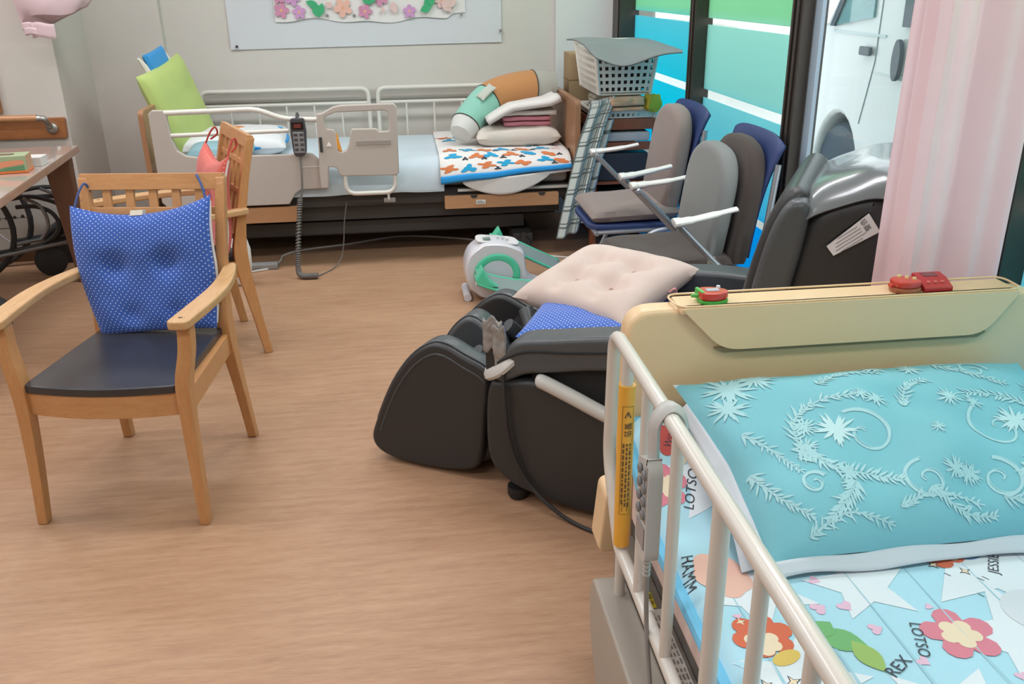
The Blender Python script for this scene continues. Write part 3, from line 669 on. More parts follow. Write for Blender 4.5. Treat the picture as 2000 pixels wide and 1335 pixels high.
# ------------------------------------------------------------------ wooden armchairs
BEECH = WOOD('chair_beech', 'b98250', 'c99563', (14, 14, 2.2), rough=.38, coat=.2); BEECHX = WOOD('chair_beech_across', 'bb8452', 'cd9a68', (2.2, 14, 14), rough=.38, coat=.2)
ARMW = WOOD('chair_arm_worn', 'b98d5e', 'd0a878', (14, 2, 14), rough=.45)
def armchair(name, label, loc, rotz):
    t = thing(name, label, 'chair', loc, rotz, 'wooden armchairs')
    L = dict(parent=t, local=True)
    yt, zt = .315, .94
    for sx in (-1, 1):
        # front leg: straight taper below the seat, curving outward to carry the arm
        p = [V(.247*sx, -.272, 0), V(.24*sx, -.255, .22), V(.238*sx, -.247, .40), V(.243*sx, -.246, .47), V(.258*sx, -.236, .55), V(.262*sx, -.228, .625)]
        pp = catmull(p, 4); m = M(); ws = [.030+.012*min(1, i/9) for i in range(len(pp))]
        ring = []
        for i, c in enumerate(pp):
            a = ws[i]/2*(1.0 if i < 13 else 1-.012*(i-13)); ring += [c+V(-a, -a*1.15, 0), c+V(a, -a*1.15, 0), c+V(a, a*1.15, 0), c+V(-a, a*1.15, 0)]
        k = len(pp); m.add(ring, [(3, 2, 1, 0), tuple(4*(k-1)+j for j in range(4))]+[(4*i+j, 4*i+(j+1) % 4, 4*i+4+(j+1) % 4, 4*i+4+j) for i in range(k-1) for j in range(4)])
        m.build('front_leg', BEECH, bevel=.005, **L)
        # rear leg and back post, one bent piece
        p = [V(.226*sx, .285, 0), V(.215*sx, .25, .22), V(.205*sx, .222, .42), V(.208*sx, .232, .55), V(.218*sx, .272, .76), V(.224*sx, yt, zt-.01)]
        pp = catmull(p, 4); m = M(); ring = []
        for i, c in enumerate(pp):
            k_ = i/(len(pp)-1); a = .016+.006*math.exp(-((k_-.42)/.2)**2); b = .017+.012*math.exp(-((k_-.42)/.22)**2)
            ring += [c+V(-a, -b, 0), c+V(a, -b, 0), c+V(a, b, 0), c+V(-a, b, 0)]
        k = len(pp); m.add(ring, [(3, 2, 1, 0), tuple(4*(k-1)+j for j in range(4))]+[(4*i+j, 4*i+(j+1) % 4, 4*i+4+(j+1) % 4, 4*i+4+j) for i in range(k-1) for j in range(4)])
        m.build('rear_leg', BEECH, bevel=.005, **L)
        # arm: flat board bowed outward
        cl = catmull([V(.258*sx, -.285, .637), V(.272*sx, -.15, .640), V(.278*sx, .0, .641), V(.262*sx, .14, .640), V(.232*sx, .27, .638)], 6); m = M(); ring = []
        wd = [.062, .064, .06, .052, .040]
        for i, c in enumerate(cl):
            kk = i/(len(cl)-1)*4; a = wd[int(min(3, kk))]*(1-(kk-int(min(3, kk))))+wd[int(min(3, kk))+1]*(kk-int(min(3, kk)))
            if i == 0: a *= .72
            ring += [c+V(-a/2, 0, -.013), c+V(a/2, 0, -.013), c+V(a/2, 0, .013), c+V(-a/2, 0, .013)]
        k = len(cl); m.add(ring, [(3, 2, 1, 0), tuple(4*(k-1)+j for j in range(4))]+[(4*i+j, 4*i+(j+1) % 4, 4*i+4+(j+1) % 4, 4*i+4+j) for i in range(k-1) for j in range(4)])
        arm = m.build('arm', ARMW, bevel=.006, seg=3, **L)
        M().lathe([(.007, 0), (.007, .0015)], 10, lambda q: V(.26*sx, -.25, .6495)+q).build('screw_plug', P('plug_dark', '6b4a30', .5), arm, local=True)
        M().hexa([V(.226*sx, -.23, .355), V(.25*sx, -.23, .355), V(.218*sx, .21, .355), V(.194*sx, .21, .355)], [V(.226*sx, -.23, .425), V(.25*sx, -.23, .425), V(.218*sx, .21, .425), V(.194*sx, .21, .425)]).build('seat_side_rail', BEECH, bevel=.004, **L)
    fr = [(-.235+.47*i/10, -.25-.035*sin(pi*i/10)) for i in range(11)]
    M().prism(fr+[(x, y+.024) for x, y in fr[::-1]], .352, .428, fXY).build('seat_front_rail', BEECHX, bevel=.004, **L)
    M().box(-.2, .2, .20, .225, .355, .425).build('seat_rear_rail', BEECHX, bevel=.004, **L)
    so = [(-.225+.45*i/10, -.262-.028*sin(pi*i/10)) for i in range(11)]+[(.2, .215), (-.2, .215)]
    sc = M().prism(rounded(so, .02, 3), .424, .450, fXY).build('seat_pad', P('black_vinyl', '323235', .3, bump=.2, bscale=14, spec=.6, var=.45, vscale=7), bevel=.010, seg=3, **L)
    # back lattice in its own tilted plane: s across, h up
    bp = lambda s_, h: V(s_, .232+(h-.55)*(yt-.232)/(zt-.55), h)
    def lat(nm, s0, s1, h0, h1, th, mt): 
        n = V(0, 1, -.21).normalized()*th/2
        c = [bp(s0, h0), bp(s1, h0), bp(s1, h1), bp(s0, h1)]
        M().hexa([q-n for q in c], [q+n for q in c]).build(nm, mt, bevel=.003, **L)
    lat('top_rail', -.235, .235, zt-.052, zt, .026, BEECHX)
    for k in range(5): lat('back_slat', -.152+.076*k-.014, -.152+.076*k+.014, .50, zt-.048, .014, BEECH)
    for h in (.822, .70, .60, .51): lat('back_crossbar', -.21, .21, h-.012, h+.012, .016, BEECHX)
    return t
ch1 = armchair('wooden_armchair', 'wooden armchair with black vinyl seat and blue dotted back cushion', (-.857, 2.69, 0), math.radians(-8.5))
ch2 = copy_tree(ch1)
ch2.matrix_world = Matrix.Translation((-.985, 3.835, 0)) @ Matrix.Rotation(math.radians(-68), 4, 'Z')
ch2['label'] = 'wooden armchair with red back cushion drawn up to the table'
ROOTM[ch2.name] = ch2.matrix_world.copy()

BDOT = DOTS('blue_dotted_cloth', '335bb0', 'b4c4ee', 80, .17)
RDOT = DOTS('red_dotted_cloth', 'cf5a50', 'e8b0a8', 78, .16)
def back_cushion(name, label, root, cmat, tie, w_, d_, off, tilt, sag, roll=0, taper=.17):
    m0 = ROOTM[root.name] @ Matrix.Translation(off) @ Matrix.Rotation(math.radians(tilt), 4, 'X') @ Matrix.Rotation(math.radians(90), 4, 'X') @ Matrix.Rotation(math.radians(roll), 4, 'Z')
    t = thing(name, label, 'cushion', m0 @ V(0, -d_/2, 0))
    def shape(p):
        k = (p.y/(d_/2)); x = p.x*(1-taper*max(0, -k)**1.5)+.012*k*k; top = max(0, k)
        return m0 @ V(x, p.y-sag*top**2*(1-(p.x/(w_/2))**2)-.03*max(0, -k)*0, p.z*.9+.010*sin(k*3))
    tf = [(a, b, .72, .035) for a in (-.36, .36) for b in (.05,)]+[(a, -.72, .45, .03) for a in (-.3, .42)]
    M().cushion(w_, d_, .085, shape, n=36, p=5, bow=.03, tufts=tf, wr=.006).build('cover', cmat, t, merge=.0005)
    for s_ in (-1, 1):
        a = shape(V(s_*w_*.47, d_*.47, 0)); up = m0 @ V(s_*w_*.40, d_*.5+.07, -.03)-m0 @ V(s_*w_*.47, d_*.47, 0)
        M().tube(catmull([a, a+up*.5+V(0, 0, .012), a+up, a+up+V(.004, .02, -.03), a+up*.4+V(0, .03, -.01)], 5), .004, 6).build('tie_ribbon', tie, t)
    M().tube(catmull([shape(V(w_*.5*cos(q)*(1/max(abs(cos(q)), abs(sin(q))))*.985, d_*.5*sin(q)*(1/max(abs(cos(q)), abs(sin(q))))*.985, -.004)) for q in [-.75+1.5*i/10 for i in range(11)]], 3), .0045, 6).build('white_piping', CLOTH('piping_white', 'd6d3d0'), t)
    return t, shape
bc, shp = back_cushion('blue_dotted_cushion', 'blue cushion with white dots tied to the back of the black-seated armchair', ch1, BDOT, CLOTH('tie_blue', '4a5a8c'), .46, .43, (-.018, .198, .658), -12, .04, 4)
M().box(-.02, .02, .212-.035, .232-.035, -.008, .012).build('care_tag', CLOTH('tag_cream', 'dcd6c8'), bc) if False else M().add([shp(V(x, .213+y, z)) for z in (-.006, .02) for x, y in ((-.03, -.01), (.01, -.01), (.01, .016), (-.03, .016))], [(0, 1, 2, 3), (7, 6, 5, 4), (0, 4, 5, 1), (1, 5, 6, 2), (2, 6, 7, 3), (3, 7, 4, 0)]).build('care_tag', CLOTH('tag_cream', 'dcd6c8'), bc)
rc, shp2 = back_cushion('red_cushion', 'red cushion with pale edge tied to the back of the armchair at the table', ch2, RDOT, CLOTH('tie_red', 'b8453f'), .45, .44, (.025, .178, .655), -10, .05, 0, .02)

# ------------------------------------------------------------------ table with things on it
TBW = WOOD('table_top_wood', 'a3806a', 'b39281', (14, 2, 14), rough=.22, coat=.5)
tb = thing('table', 'wooden table with a glossy clear cover at the left edge', 'table', (-2.1, 4.25, 0), math.radians(4.6))
M().box(-.45, .45, -1.0, .76, .685, .72).build('table_top', TBW, tb, local=True, bevel=.004)
M().box(-.448, .448, -.998, .758, .7202, .7215).build('clear_cover', P('cover_vinyl', 'b7a79d', .12, coat=.6, var=.08, vscale=3), tb, local=True)
LGW = WOOD('table_leg_wood', '5e3f2e', '704c38', (14, 14, 2), rough=.5)
for x, y in ((.36, .67), (-.36, .67), (.26, -.9), (-.36, -.9)):
    M().hexa([V(x-.01, y-.035, 0), V(x+.05, y-.035, 0), V(x+.05, y+.035, 0), V(x-.01, y+.035, 0)], [V(x-.07, y-.04, .685), V(x+.06, y-.04, .685), V(x+.06, y+.04, .685), V(x-.07, y+.04, .685)]).build('leg', LGW, tb, local=True, bevel=.004)
tx = thing('tissue_box', 'patterned green and orange tissue box lying on the table', 'tissue box', (-1.83, 4.33, .7215), math.radians(8))
M().box(-.125, .125, -.058, .058, .0, .078).build('carton', P('tissue_green', '9cab86', .6), tx, local=True, bevel=.003)
M().box(-.127, .127, -.06, .06, 0.001, .012).build('orange_base', P('tissue_orange', 'e0793f', .4), tx, local=True, bevel=.002)
for i, y in enumerate((-.05, -.022, .006, .034)): M().box(.1252, .1265, y, y+.014, .012, .077).build('end_stripe', P('tissue_salmon', 'd49a80', .6), tx, local=True)
M().prism([(-.12, .014), (-.02, .05), (.06, .058), (.115, .058), (.115, .04), (.03, .03), (-.05, .013)], -.0592, -.058, lambda u, v, w_: V(u, w_, v)).build('side_print', P('tissue_orange_print', 'd98f6c', .6), tx, local=True)
M().prism([(-.02, .013), (.04, .028), (.115, .036), (.115, .013)], -.0594, -.058, lambda u, v, w_: V(u, w_, v)).build('side_print', P('tissue_dark_green', '5f8c64', .6, var=.3, vscale=120), tx, local=True)
M().prism(rounded([(-.07, -.02), (.07, -.02), (.07, .02), (-.07, .02)], .018), .0782, .0792, fXY).build('opening', P('tissue_slot', '6d4a44', .7), tx, local=True)
wbx = M().box(-1.775, -1.69, 4.44, 4.53, .7215, .765); wbx.build('white_box', P('white_card', 'd2d0ce', .6), label='small plain white box beside the tissue box on the table', cat='box', bevel=.003)

# wheelchair folded behind the table
WD = P('wheelchair_dark', '3f4144', .4, metal=.4); WS = P('wheelchair_steel', '85878a', .3, metal=.7); WF = CLOTH('wheelchair_fabric', '2e2f33')
wc = thing('wheelchair', 'dark folded wheelchair parked under and behind the table', 'wheelchair', (-2.05, 5.15, 0))
for y in (5.05, 5.30):
    M().tube(catmull([V(-2.25, y, .42), V(-2.05, y, .455), V(-1.95, y, .44), V(-1.86, y, .39), V(-1.80, y, .26), V(-1.79, y, .10)], 5), .012, 8).build('frame_tube', WD, wc)
    M().tube(catmull([V(-2.1, y, .40), V(-2.0, y, .40), V(-1.92, y, .36), V(-1.90, y, .28), V(-1.98, y, .20), V(-2.1, y, .17), V(-2.25, y, .15)], 5), .012, 8).build('side_frame', WD, wc)
    M().tube([V(-2.26, y-.02, .13), V(-1.76, y-.02, .22)], .012, 8).build('lower_bar', WS, wc)
    M().tube(catmull([V(-2.05, y-.01, .45), V(-1.97, y-.01, .40), V(-1.95, y-.01, .30), V(-2.0, y-.01, .22)], 5), .010, 8).build('brake_lever', WS, wc)
    M().lathe([(.07, -.018), (.085, -.012), (.085, .012), (.07, .018)], 20, lambda p, y=y: V(-1.99+p.x, y+.03+p.z, .085+p.y)).build('front_caster', P('wheel_black', '2c2d30', .6), wc)
    W_ = M(); W_.tube([V(-2.42+.28*cos(q), y, .285+.28*sin(q)) for q in [2*pi*i/32 for i in range(32)]], .016, 8, closed=True); W_.build('rear_wheel', P('wheel_black', '2c2d30', .6), wc)
    W2 = M().lathe([(.03, -.02), (.03, .02)], 12, lambda p, y=y: V(-2.42+p.x, y+p.z, .285+p.y)); W2.build('wheel_hub', WS, wc)
    for i in range(8): M().tube([V(-2.42, y, .285), V(-2.42+.27*cos(i*pi/4), y, .285+.27*sin(i*pi/4))], .003, 5).build('spoke', WS, wc)
    M().tube([V(-2.33, y, .42), V(-2.36, y, .92), V(-2.45, y, .93)], .012, 8).build('push_handle', WD, wc)
for i in range(6): M().lathe([(.008, 0), (.010, .004), (.008, .012)], 8, lambda p, i=i: V(-2.24+.042*i+p.x, 5.045-p.z, .335+.004*i+p.y)).build('chain_stud', WD, wc)
M().grid(lambda u, v: V(-1.99+u*.19, 5.08+v*.2, .19+.13*u+.05*sin(v*pi)), 8, 8).build('seat_sling', WF, wc, solid=.04)
M().grid(lambda u, v: V(-2.33-.03*v+.02*sin(u*pi), 5.05+u*.25, .45+v*.4), 8, 8).build('back_sling', WF, wc, solid=.02)
bn = M().lathe([(.06, 0), (.1, .03), (.115, .12), (.11, .2), (.08, .23)], 22, lambda p: V(-1.90+p.x, 3.98+p.y, p.z))
bn.build('dark_bin', P('bin_dark', '33363a', .5), label='dark rounded bin on the floor under the table at the left edge', cat='bin')

# ------------------------------------------------------------------ two folding chairs in front of the window
SIL = P('silver_tube', 'a9adb5', .3, metal=.6, var=.02); NAVY = P('navy_shell', '2e3f6e', .5, bump=.05); WARM = P('white_arm', 'd8d8d6', .4, var=.02)
def side_chair(name, label, loc):
    t = thing(name, label, 'chair', loc, 0, 'folding chairs by the window'); L = dict(parent=t, local=True)
    # seat pan, shallow dish; front is -x
    M().prism(rounded([(-.24, -.20), (-.10, -.225), (.22, -.22), (.22, .22), (-.10, .225), (-.24, .20)], .08, 5), .405, .435, fXY).build('seat_shell', NAVY, bevel=.010, seg=3, **L)
    bx = lambda z: .200+.11*(z-.45)
    def back(u, v):
        y = -.235+u*.47; k = (2*u-1); z = .52+v*.44; wd = .88+.16*v**2
        return V(bx(z)+.028+.02*v**3*abs(k)**3-.030*k*k+.022*v**4, y*wd, z-.03*abs(k)**4*v-.02*(1-v)*k*k)
    M().grid(back, 18, 14).build('back_shell', NAVY, solid=.016, **L)
    for s_ in (-1, 1):
        y = .27*s_
        M().tube(fillet([V(-.16, y*1.02, 0), V(.02, y, .40), V(.22, y*.95, .43), V(.255, y*.9, .60), V(.285, y*.86, .86)], .06), .0125, 10).build('side_frame', SIL, **L)
        M().tube(fillet([V(.30, y*1.02, 0), V(.20, y, .36), V(-.10, y*1.03, .665)], .03), .0125, 10).build('rear_leg', SIL, **L)
        M().tube(fillet([V(-.22, y*.82, .40), V(.20, y*.82, .405)], .02), .010, 8).build('seat_rail', SIL, **L)
        cl = [V(-.118, .318*s_, .682), V(-.09, .318*s_, .684), V(-.04, .312*s_, .69), V(.03, .30*s_, .70), V(.115, .295*s_, .716)]
        M().tube(catmull([V(-.13, .318*s_, .680)]+cl, 4), [.020]+[.032]*6+[.028]*4+[.023]*6+[.018]*4, 14, flat=.5, flatdir=(0, 0, 1)).build('arm', WARM, **L)
        M().tube([V(-.10, .278*s_, .66), V(-.10, .318*s_, .676)], .014, 8).build('arm_joint', SIL, **L)
        for x in (-.16, .30): M().lathe([(.014, 0), (.017, .01), (.014, .03)], 10, lambda p: V(x, .27*s_*1.02, 0)+p).build('foot_cap', P('cap_black', '2b2b2d', .6), **L)
    M().tube([V(-.21, -.25, .4), V(-.21, .25, .4)], .010, 8).build('cross_bar', SIL, **L)
    return t
cA = side_chair('folding_chair', 'navy folding chair with taupe cushions nearest the laundry basket', (1.09, 4.21, 0))
cB = copy_tree(cA); cB.location = (1.09, 3.375, 0); cB['label'] = 'navy folding chair with dark brown and grey cushions beside the massage chair'
def pad_seat(name, label, cx, cy, mat, z=.437, h=.075, seed=0):
    M().cushion(.43, .44, h, place((cx, cy, z+h/2), ry=-.03), p=7, bow=.01, pw=.38, wr=.006, seed=seed).build(name, mat, label=label, cat='cushion', merge=.0005)
def pad_back(name, label, x, cy, z0, hh, ww, th, mat, tilt=.13, slim=.0):
    # rounded-top slab cushion standing on the seat
    o = []
    for i in range(25):
        t = pi*i/24; o.append((ww/2*(abs(cos(t))**.75)*(1 if cos(t) > 0 else -1), hh*.55+hh*.45*sin(t)**.75))
    o = [(-ww/2*.96, 0), (ww/2*.96, 0), (ww/2, hh*.3)]+o+[(-ww/2, hh*.3)]
    m = M(); k = len(o); layers = [(-.5, .86), (-.42, .95), (-.25, 1.0), (.25, 1.0), (.42, .95), (.5, .86)]; vs = []
    for d, sc in layers: vs += [V(x+d*th+v_*tilt, cy+u*sc, z0+hh*.5+(v_-hh*.5)*sc) for u, v_ in o]
    m.add(vs, [tuple(range(k))[::-1], tuple(range(5*k, 6*k))]+[(a*k+i, a*k+(i+1) % k, (a+1)*k+(i+1) % k, (a+1)*k+i) for a in range(5) for i in range(k)])
    m.build(name, mat, label=label, cat='cushion', angle=60)
TAU = CLOTH('taupe_cloth', '8a7d78', var=.05, bscale=600); DBR = CLOTH('dark_brown_cloth', '4a423e', var=.05, bscale=600); GRY = CLOTH('grey_mesh_cloth', '7e8180', var=.05, bscale=700)
pad_seat('taupe_seat_cushion', 'taupe seat cushion on the far folding chair', 1.075, 4.21, TAU, seed=2)
pad_back('taupe_back_cushion', 'tall taupe cushion standing against the back of the far folding chair', 1.245, 4.21, .49, .46, .42, .085, TAU)
pad_seat('brown_seat_cushion', 'dark brown seat cushion on the near folding chair', 1.03, 3.375, DBR, seed=4)
pad_back('brown_back_cushion', 'dark brown cushion between the grey cushion and the navy chair back', 1.262, 3.375, .48, .455, .46, .07, DBR)
pad_back('grey_back_cushion', 'grey rounded cushion standing upright on the near folding chair', 1.175, 3.40, .495, .41, .44, .075, GRY)
sb = thing('seat_belt', 'black strap with buckle and beige pouch at the rear of the near folding chair', 'strap', (1.2, 3.1, .42))
M().tube(catmull([V(1.14, 3.13, .51), V(1.18, 3.12, .475), V(1.23, 3.10, .46), V(1.28, 3.09, .45)], 5), .016, 8, flat=.25, flatdir=(0, .3, 1)).build('webbing', CLOTH('webbing_black', '3b3a3c'), sb)
M().box(1.215, 1.265, 3.06, 3.10, .45, .485).build('buckle', P('buckle_black', '2c2c30', .4), sb, bevel=.006)
M().cushion(.12, .08, .05, place((1.15, 3.10, .46), rz=.3), n=10).build('pouch', CLOTH('pouch_beige', 'b3ab94'), sb, merge=.0005)
M().box(1.125, 1.15, 3.12, 3.125, .49, .525).build('label_flap', CLOTH('flap_white', 'd5d2c8'), sb)

# ------------------------------------------------------------------ trolley shelf with laundry
RED = WOOD('trolley_wood', '7d4428', '935436', (10, 10, 3), rough=.45)
tr = thing('trolley_shelf', 'reddish wooden trolley shelf between the bed foot and the chairs', 'shelf', (1.26, 5.4, 0))
x0, x1, y0, y1 = 1.065, 1.455, 4.99, 5.80
for x in (x0, x1-.035):
    for y in (y0, y1-.035): M().box(x, x+.035, y, y+.035, 0, .775).build('post', RED, tr, bevel=.003)
for y in (y0, y1-.028):
    M().box(x0+.035, x1-.035, y+.004, y+.028, .715, .775).build('top_rail', RED, tr, bevel=.003); M().box(x0+.035, x1-.035, y+.004, y+.028, .60, .645).build('drawer_rail', RED, tr, bevel=.003)
for x in (x0, x1-.028):
    M().box(x+.004, x+.028, y0+.035, y1-.035, .715, .775).build('side_rail', RED, tr, bevel=.003)
for z in (.18, .42, .775): M().box(x0+.01, x1-.01, y0+.01, y1-.01, z-.015, z).build('shelf_board', RED, tr, bevel=.002)
M().box(x0+.01, x0+.016, y0+.03, y1-.03, .1, .72).build('side_panel', P('trolley_dark_panel', '4b3526', .6), tr)
DKB = P('black_storage', '34343a', .5)
M().box(x0+.05, x1-.05, y0+.03, y0+.5, .42, .58).build('storage_case', DKB, label='black storage case on the upper shelf of the wooden trolley', cat='case', bevel=.01)
M().box(x0+.05, x1-.05, y0+.03, y0+.5, .18, .36).build('storage_case', DKB, label='black storage case on the lower shelf of the wooden trolley', cat='case', bevel=.01)
M().box(x0+.05, x1-.05, y0+.012, y0+.3, .648, .70).build('drawer_cloth', CLOTH('pale_print_cloth', 'b5b2b4', var=.3, bscale=90), label='pale patterned folded cloth in the trolley drawer slot', cat='cloth', bevel=.012)
WP = P('white_basket_plastic', 'e6e2da', .45, var=.02)
def perf(m, f, nx, nz, hole=.52):
    # wall of a basket with real square holes; f(u, v) in 0..1
    us = [0]; 
    for i in range(nx): us += [(i+.5-hole/2)/nx, (i+.5+hole/2)/nx]
    us.append(1); vsz = [0]
    for i in range(nz): vsz += [(i+.5-hole/2)/nz, (i+.5+hole/2)/nz]
    vsz.append(1)
    a = len(us); b = len(vsz); vs = [f(u, v) for u in us for v in vsz]; fs = []
    for i in range(a-1):
        for j in range(b-1):
            if i % 2 == 1 and j % 2 == 1: continue
            fs.append((i*b+j, (i+1)*b+j, (i+1)*b+j+1, i*b+j+1))
    m.add(vs, fs)
def basket(root, cx, cy, z0, z1, wb, db, wt, dt, nx, ny, nz, mat):
    c = lambda sx, sy, v: V(cx+sx*(wb+(wt-wb)*v)/2, cy+sy*(db+(dt-db)*v)/2, z0+(z1-z0)*v)
    walls = [((-1, -1), (1, -1), nx), ((1, -1), (1, 1), ny), ((1, 1), (-1, 1), nx), ((-1, 1), (-1, -1), ny)]
    for a, b, n in walls:
        m = M(); perf(m, lambda u, v: c(a[0]+(b[0]-a[0])*u, a[1]+(b[1]-a[1])*u, .06+v*.86), n, nz); m.build('basket_wall', mat, root, solid=.004, smooth=False)
    M().tube([c(sx, sy, 1.0) for sx, sy in ((-1, -1), (0, -1), (1, -1), (1, 0), (1, 1), (0, 1), (-1, 1), (-1, 0))], .012, 8, closed=True).build('rim', mat, root)
    for sx, sy in ((-1, -1), (1, -1), (1, 1), (-1, 1)): M().tube([c(sx*.985, sy*.985, .03), c(sx*.985, sy*.985, .97)], .012, 8).build('corner_post', mat, root)
    M().box(cx-wb/2, cx+wb/2, cy-db/2, cy+db/2, z0, z0+.012).build('basket_base', mat, root, bevel=.004)
bk = thing('laundry_basket', 'white perforated laundry basket on top of the wooden trolley', 'basket', (1.25, 5.23, .9))
basket(bk, 1.245, 5.24, .905, 1.165, .29, .50, .355, .58, 9, 14, 6, WP)
M().cushion(.28, .49, .20, place((1.245, 5.24, 1.02)), n=14, p=8, bow=0, pw=.3).build('laundry', CLOTH('laundry_dark', '4a4846'), label='dark laundry filling the perforated white basket', cat='laundry', merge=.0005)
def matf(u, v):
    a, b, c, d = V(.935, 5.10, 1.187), V(1.40, 5.50, 1.187), V(1.45, 4.42, 1.172), V(1.02, 4.70, 1.168)
    p = (a*(1-u)+b*u)*(1-v)+(d*(1-u)+c*u)*v
    p.z += .014*sin(u*4+1)*(1-v)-.075*max(0, v-.6)*math.exp(-((u-.28)/.3)**2)*2.2+.012*sin(v*5)+.02*max(0, v-.6)*u
    return p
mt = M(); gu = 26
def matr(u, v):
    uu = min(1, max(0, u)); vv = v
    # rounded near-right end
    if vv > .7 and uu > .6: 
        k = (vv-.7)/.3; uu = min(uu, 1-.12*k*k)
    return matf(uu, vv)
mt.grid(matr, gu, 20).build('grey_mat', CLOTH('mat_grey', '6f7676', var=.03, rough=.8), label='grey foam mat laid over the laundry basket', cat='mat', solid=.008)
cb2 = thing('cardboard_box', 'brown cardboard box on the rear of the trolley behind the basket', 'box', (1.17, 5.69, .775))
CB = P('cardboard', 'a98f6c', .8, var=.08)
M().box(1.045, 1.30, 5.60, 5.79, .775, 1.09).build('carton', CB, cb2, bevel=.004)
M().box(1.043, 1.302, 5.598, 5.792, .93, .936).build('flap_seam', P('cardboard_dark', '8c7452', .8), cb2)
tr2 = thing('white_tray', 'shallow white slotted tray on the trolley top under the towels', 'tray', (1.26, 5.2, .775))
basket(tr2, 1.26, 5.22, .776, .815, .34, .42, .36, .44, 12, 14, 1, WP)
folded('peach_towel', 1.16, 1.35, 4.945, 5.20, .82, 3, .027, CLOTH('peach_towel', 'd9b08c', col2='dfbf9f'), 'peach towel folded in a loose pile under the laundry basket', 'towel', jit=.02)
folded('cream_towel', 1.14, 1.40, 5.27, 5.46, .82, 3, .027, CLOTH('cream_towel', 'c4bbaa'), 'cream towel folded behind the peach towel under the basket', 'towel')
M().cushion(.10, .08, .09, place((1.40, 4.975, .862), rz=.4, ry=.3), n=10, wr=.02).build('yellow_cloth', CLOTH('yellow_cloth', 'b9ad3c'), label='small crumpled yellow cloth right of the peach towel', cat='cloth', merge=.0005)
def plaid(u, v):
    k = v
    c = PLC[int(round(k*(len(PLC)-1)))]
    wd = .135*(1-.08*k)
    return c+V((u-.5)*wd, -.05*(u-.5)*0+.018*sin(u*11+k*2)*(.4+k)-.012*noise.noise(V(u*3, k*6, 1)), (u-.5)*.05*k+.03*(u-.5)*(1-k))
PLC = catmull([V(1.13, 5.10, .87), V(1.12, 4.985, .885), V(1.105, 4.955, .845), V(1.055, 4.95, .70), V(1.01, 4.95, .52), V(.965, 4.95, .32), V(.925, 4.95, .13)], 8)
PLM = PLAID('plaid_cloth', 'c3cecb', '4d5857', 15, .12)
M().grid(plaid, 14, 48, uvs=(.155*1.0, .86)).build('plaid_scarf', PLM, label='pale plaid cloth with dark lines hanging down from the trolley', cat='cloth', solid=.005)
M().grid(lambda u, v: plaid(u*.7+.3, .45+v*.5)+V(.05, .02, .02), 10, 40, uvs=(.13, .45)).build('plaid_scarf', PLM, label='rear fold of plaid cloth hanging behind the first plaid strip', cat='cloth', solid=.005)

# ------------------------------------------------------------------ white and green pedal exerciser
WHT = P('exerciser_white', 'd3d2d8', .35, coat=.3, var=.02); MNT = P('exerciser_mint', '52c8a0', .35, coat=.2); GPD = P('exerciser_grey', '83928f', .6)
ex = thing('pedal_exerciser', 'white and mint green pedal exerciser on the floor beyond the massage chair', 'exerciser', (.46, 4.33, 0))
bo_ = [(.345, .285), (.38, .302), (.46, .300), (.535, .275), (.575, .245), (.582, .19), (.592, .135), (.63, .08), (.71, .045), (.72, .02), (.66, .012), (.40, .012), (.335, .03), (.29, .085), (.276, .15), (.282, .21), (.305, .255)]
oc = [(p.x, p.y) for p in catmull([V(a, b, 0) for a, b in bo_], 3, closed=True)]
k = len(oc); vs = []; mx_, mz_ = .45, .15
lay = [(4.235, .93), (4.245, .975), (4.27, 1.0), (4.39, 1.0), (4.415, .975), (4.425, .93)]
for y, sc in lay: vs += [V(mx_+(a-mx_)*sc, y, mz_+(b-mz_)*sc) for a, b in oc]
M().add(vs, [tuple(range(k))[::-1], tuple(range(5*k, 6*k))]+[(q*k+i, q*k+(i+1) % k, (q+1)*k+(i+1) % k, (q+1)*k+i) for q in range(5) for i in range(k)]).build('body', WHT, ex, angle=50)
def slope_z(x): return .302-.028*max(0, (x-.43)/.1)**1.3*.7
cp = M().prism(rounded([(.345, 4.262), (.545, 4.262), (.56, 4.33), (.545, 4.40), (.345, 4.40), (.335, 4.33)], .03), 0, .008, lambda u, v, w_: V(u, v, slope_z(u)+w_-.002)).build('console', P('console_white', 'dddcdc', .35), ex, bevel=.003)
M().box(.375, .41, 4.29, 4.33, .305, .311).build('display', P('lcd_green', '6f857c', .3), cp)
for x in (.45, .475, .50): M().lathe([(.007, 0), (.006, .004)], 10, lambda p: V(x, 4.33, slope_z(x)+.005)+p).build('button', P('button_pale', 'c4c3c6', .5), cp)
ring = [V(.435+.098*cos(t), 4.229, .145+.088*sin(t)) for t in [-.25+ (pi+.75)*i/24 for i in range(25)]]
M().tube(ring, .019, 10, flat=.4, flatdir=(0, 1, 0)).build('mint_ring', MNT, ex)
M().lathe([(.082, 0), (.08, .006), (.02, .008)], 24, lambda p: V(.435+p.x, 4.232-p.z, .145+p.y*.9)).build('hub_disc', P('hub_white', 'c9c9d2', .4), ex)
def pedal(nm, y, pts, w_):
    c = catmull(pts, 5)
    pe = M().grid(lambda u, v: c[int(round(v*(len(c)-1)))]+V(0, (u-.5)*w_, (u-.5)*w_*.4), 4, len(c)-1).build(nm, GPD, ex, solid=.012)
    for s_ in (-1, 1): M().tube([p+V(0, s_*w_/2, .003+s_*w_*.2) for p in c], .0065, 8).build('pedal_edge', MNT, pe)
    M().tube([p+V(0, 0, -.02) for p in c], .03, 8, flat=.6).build('pedal_underside', WHT, pe)
    return pe
pn = pedal('pedal', 4.15, [V(.325, 4.15, .158), V(.40, 4.15, .128), V(.50, 4.15, .102), V(.62, 4.15, .085), V(.74, 4.15, .08)], .10)
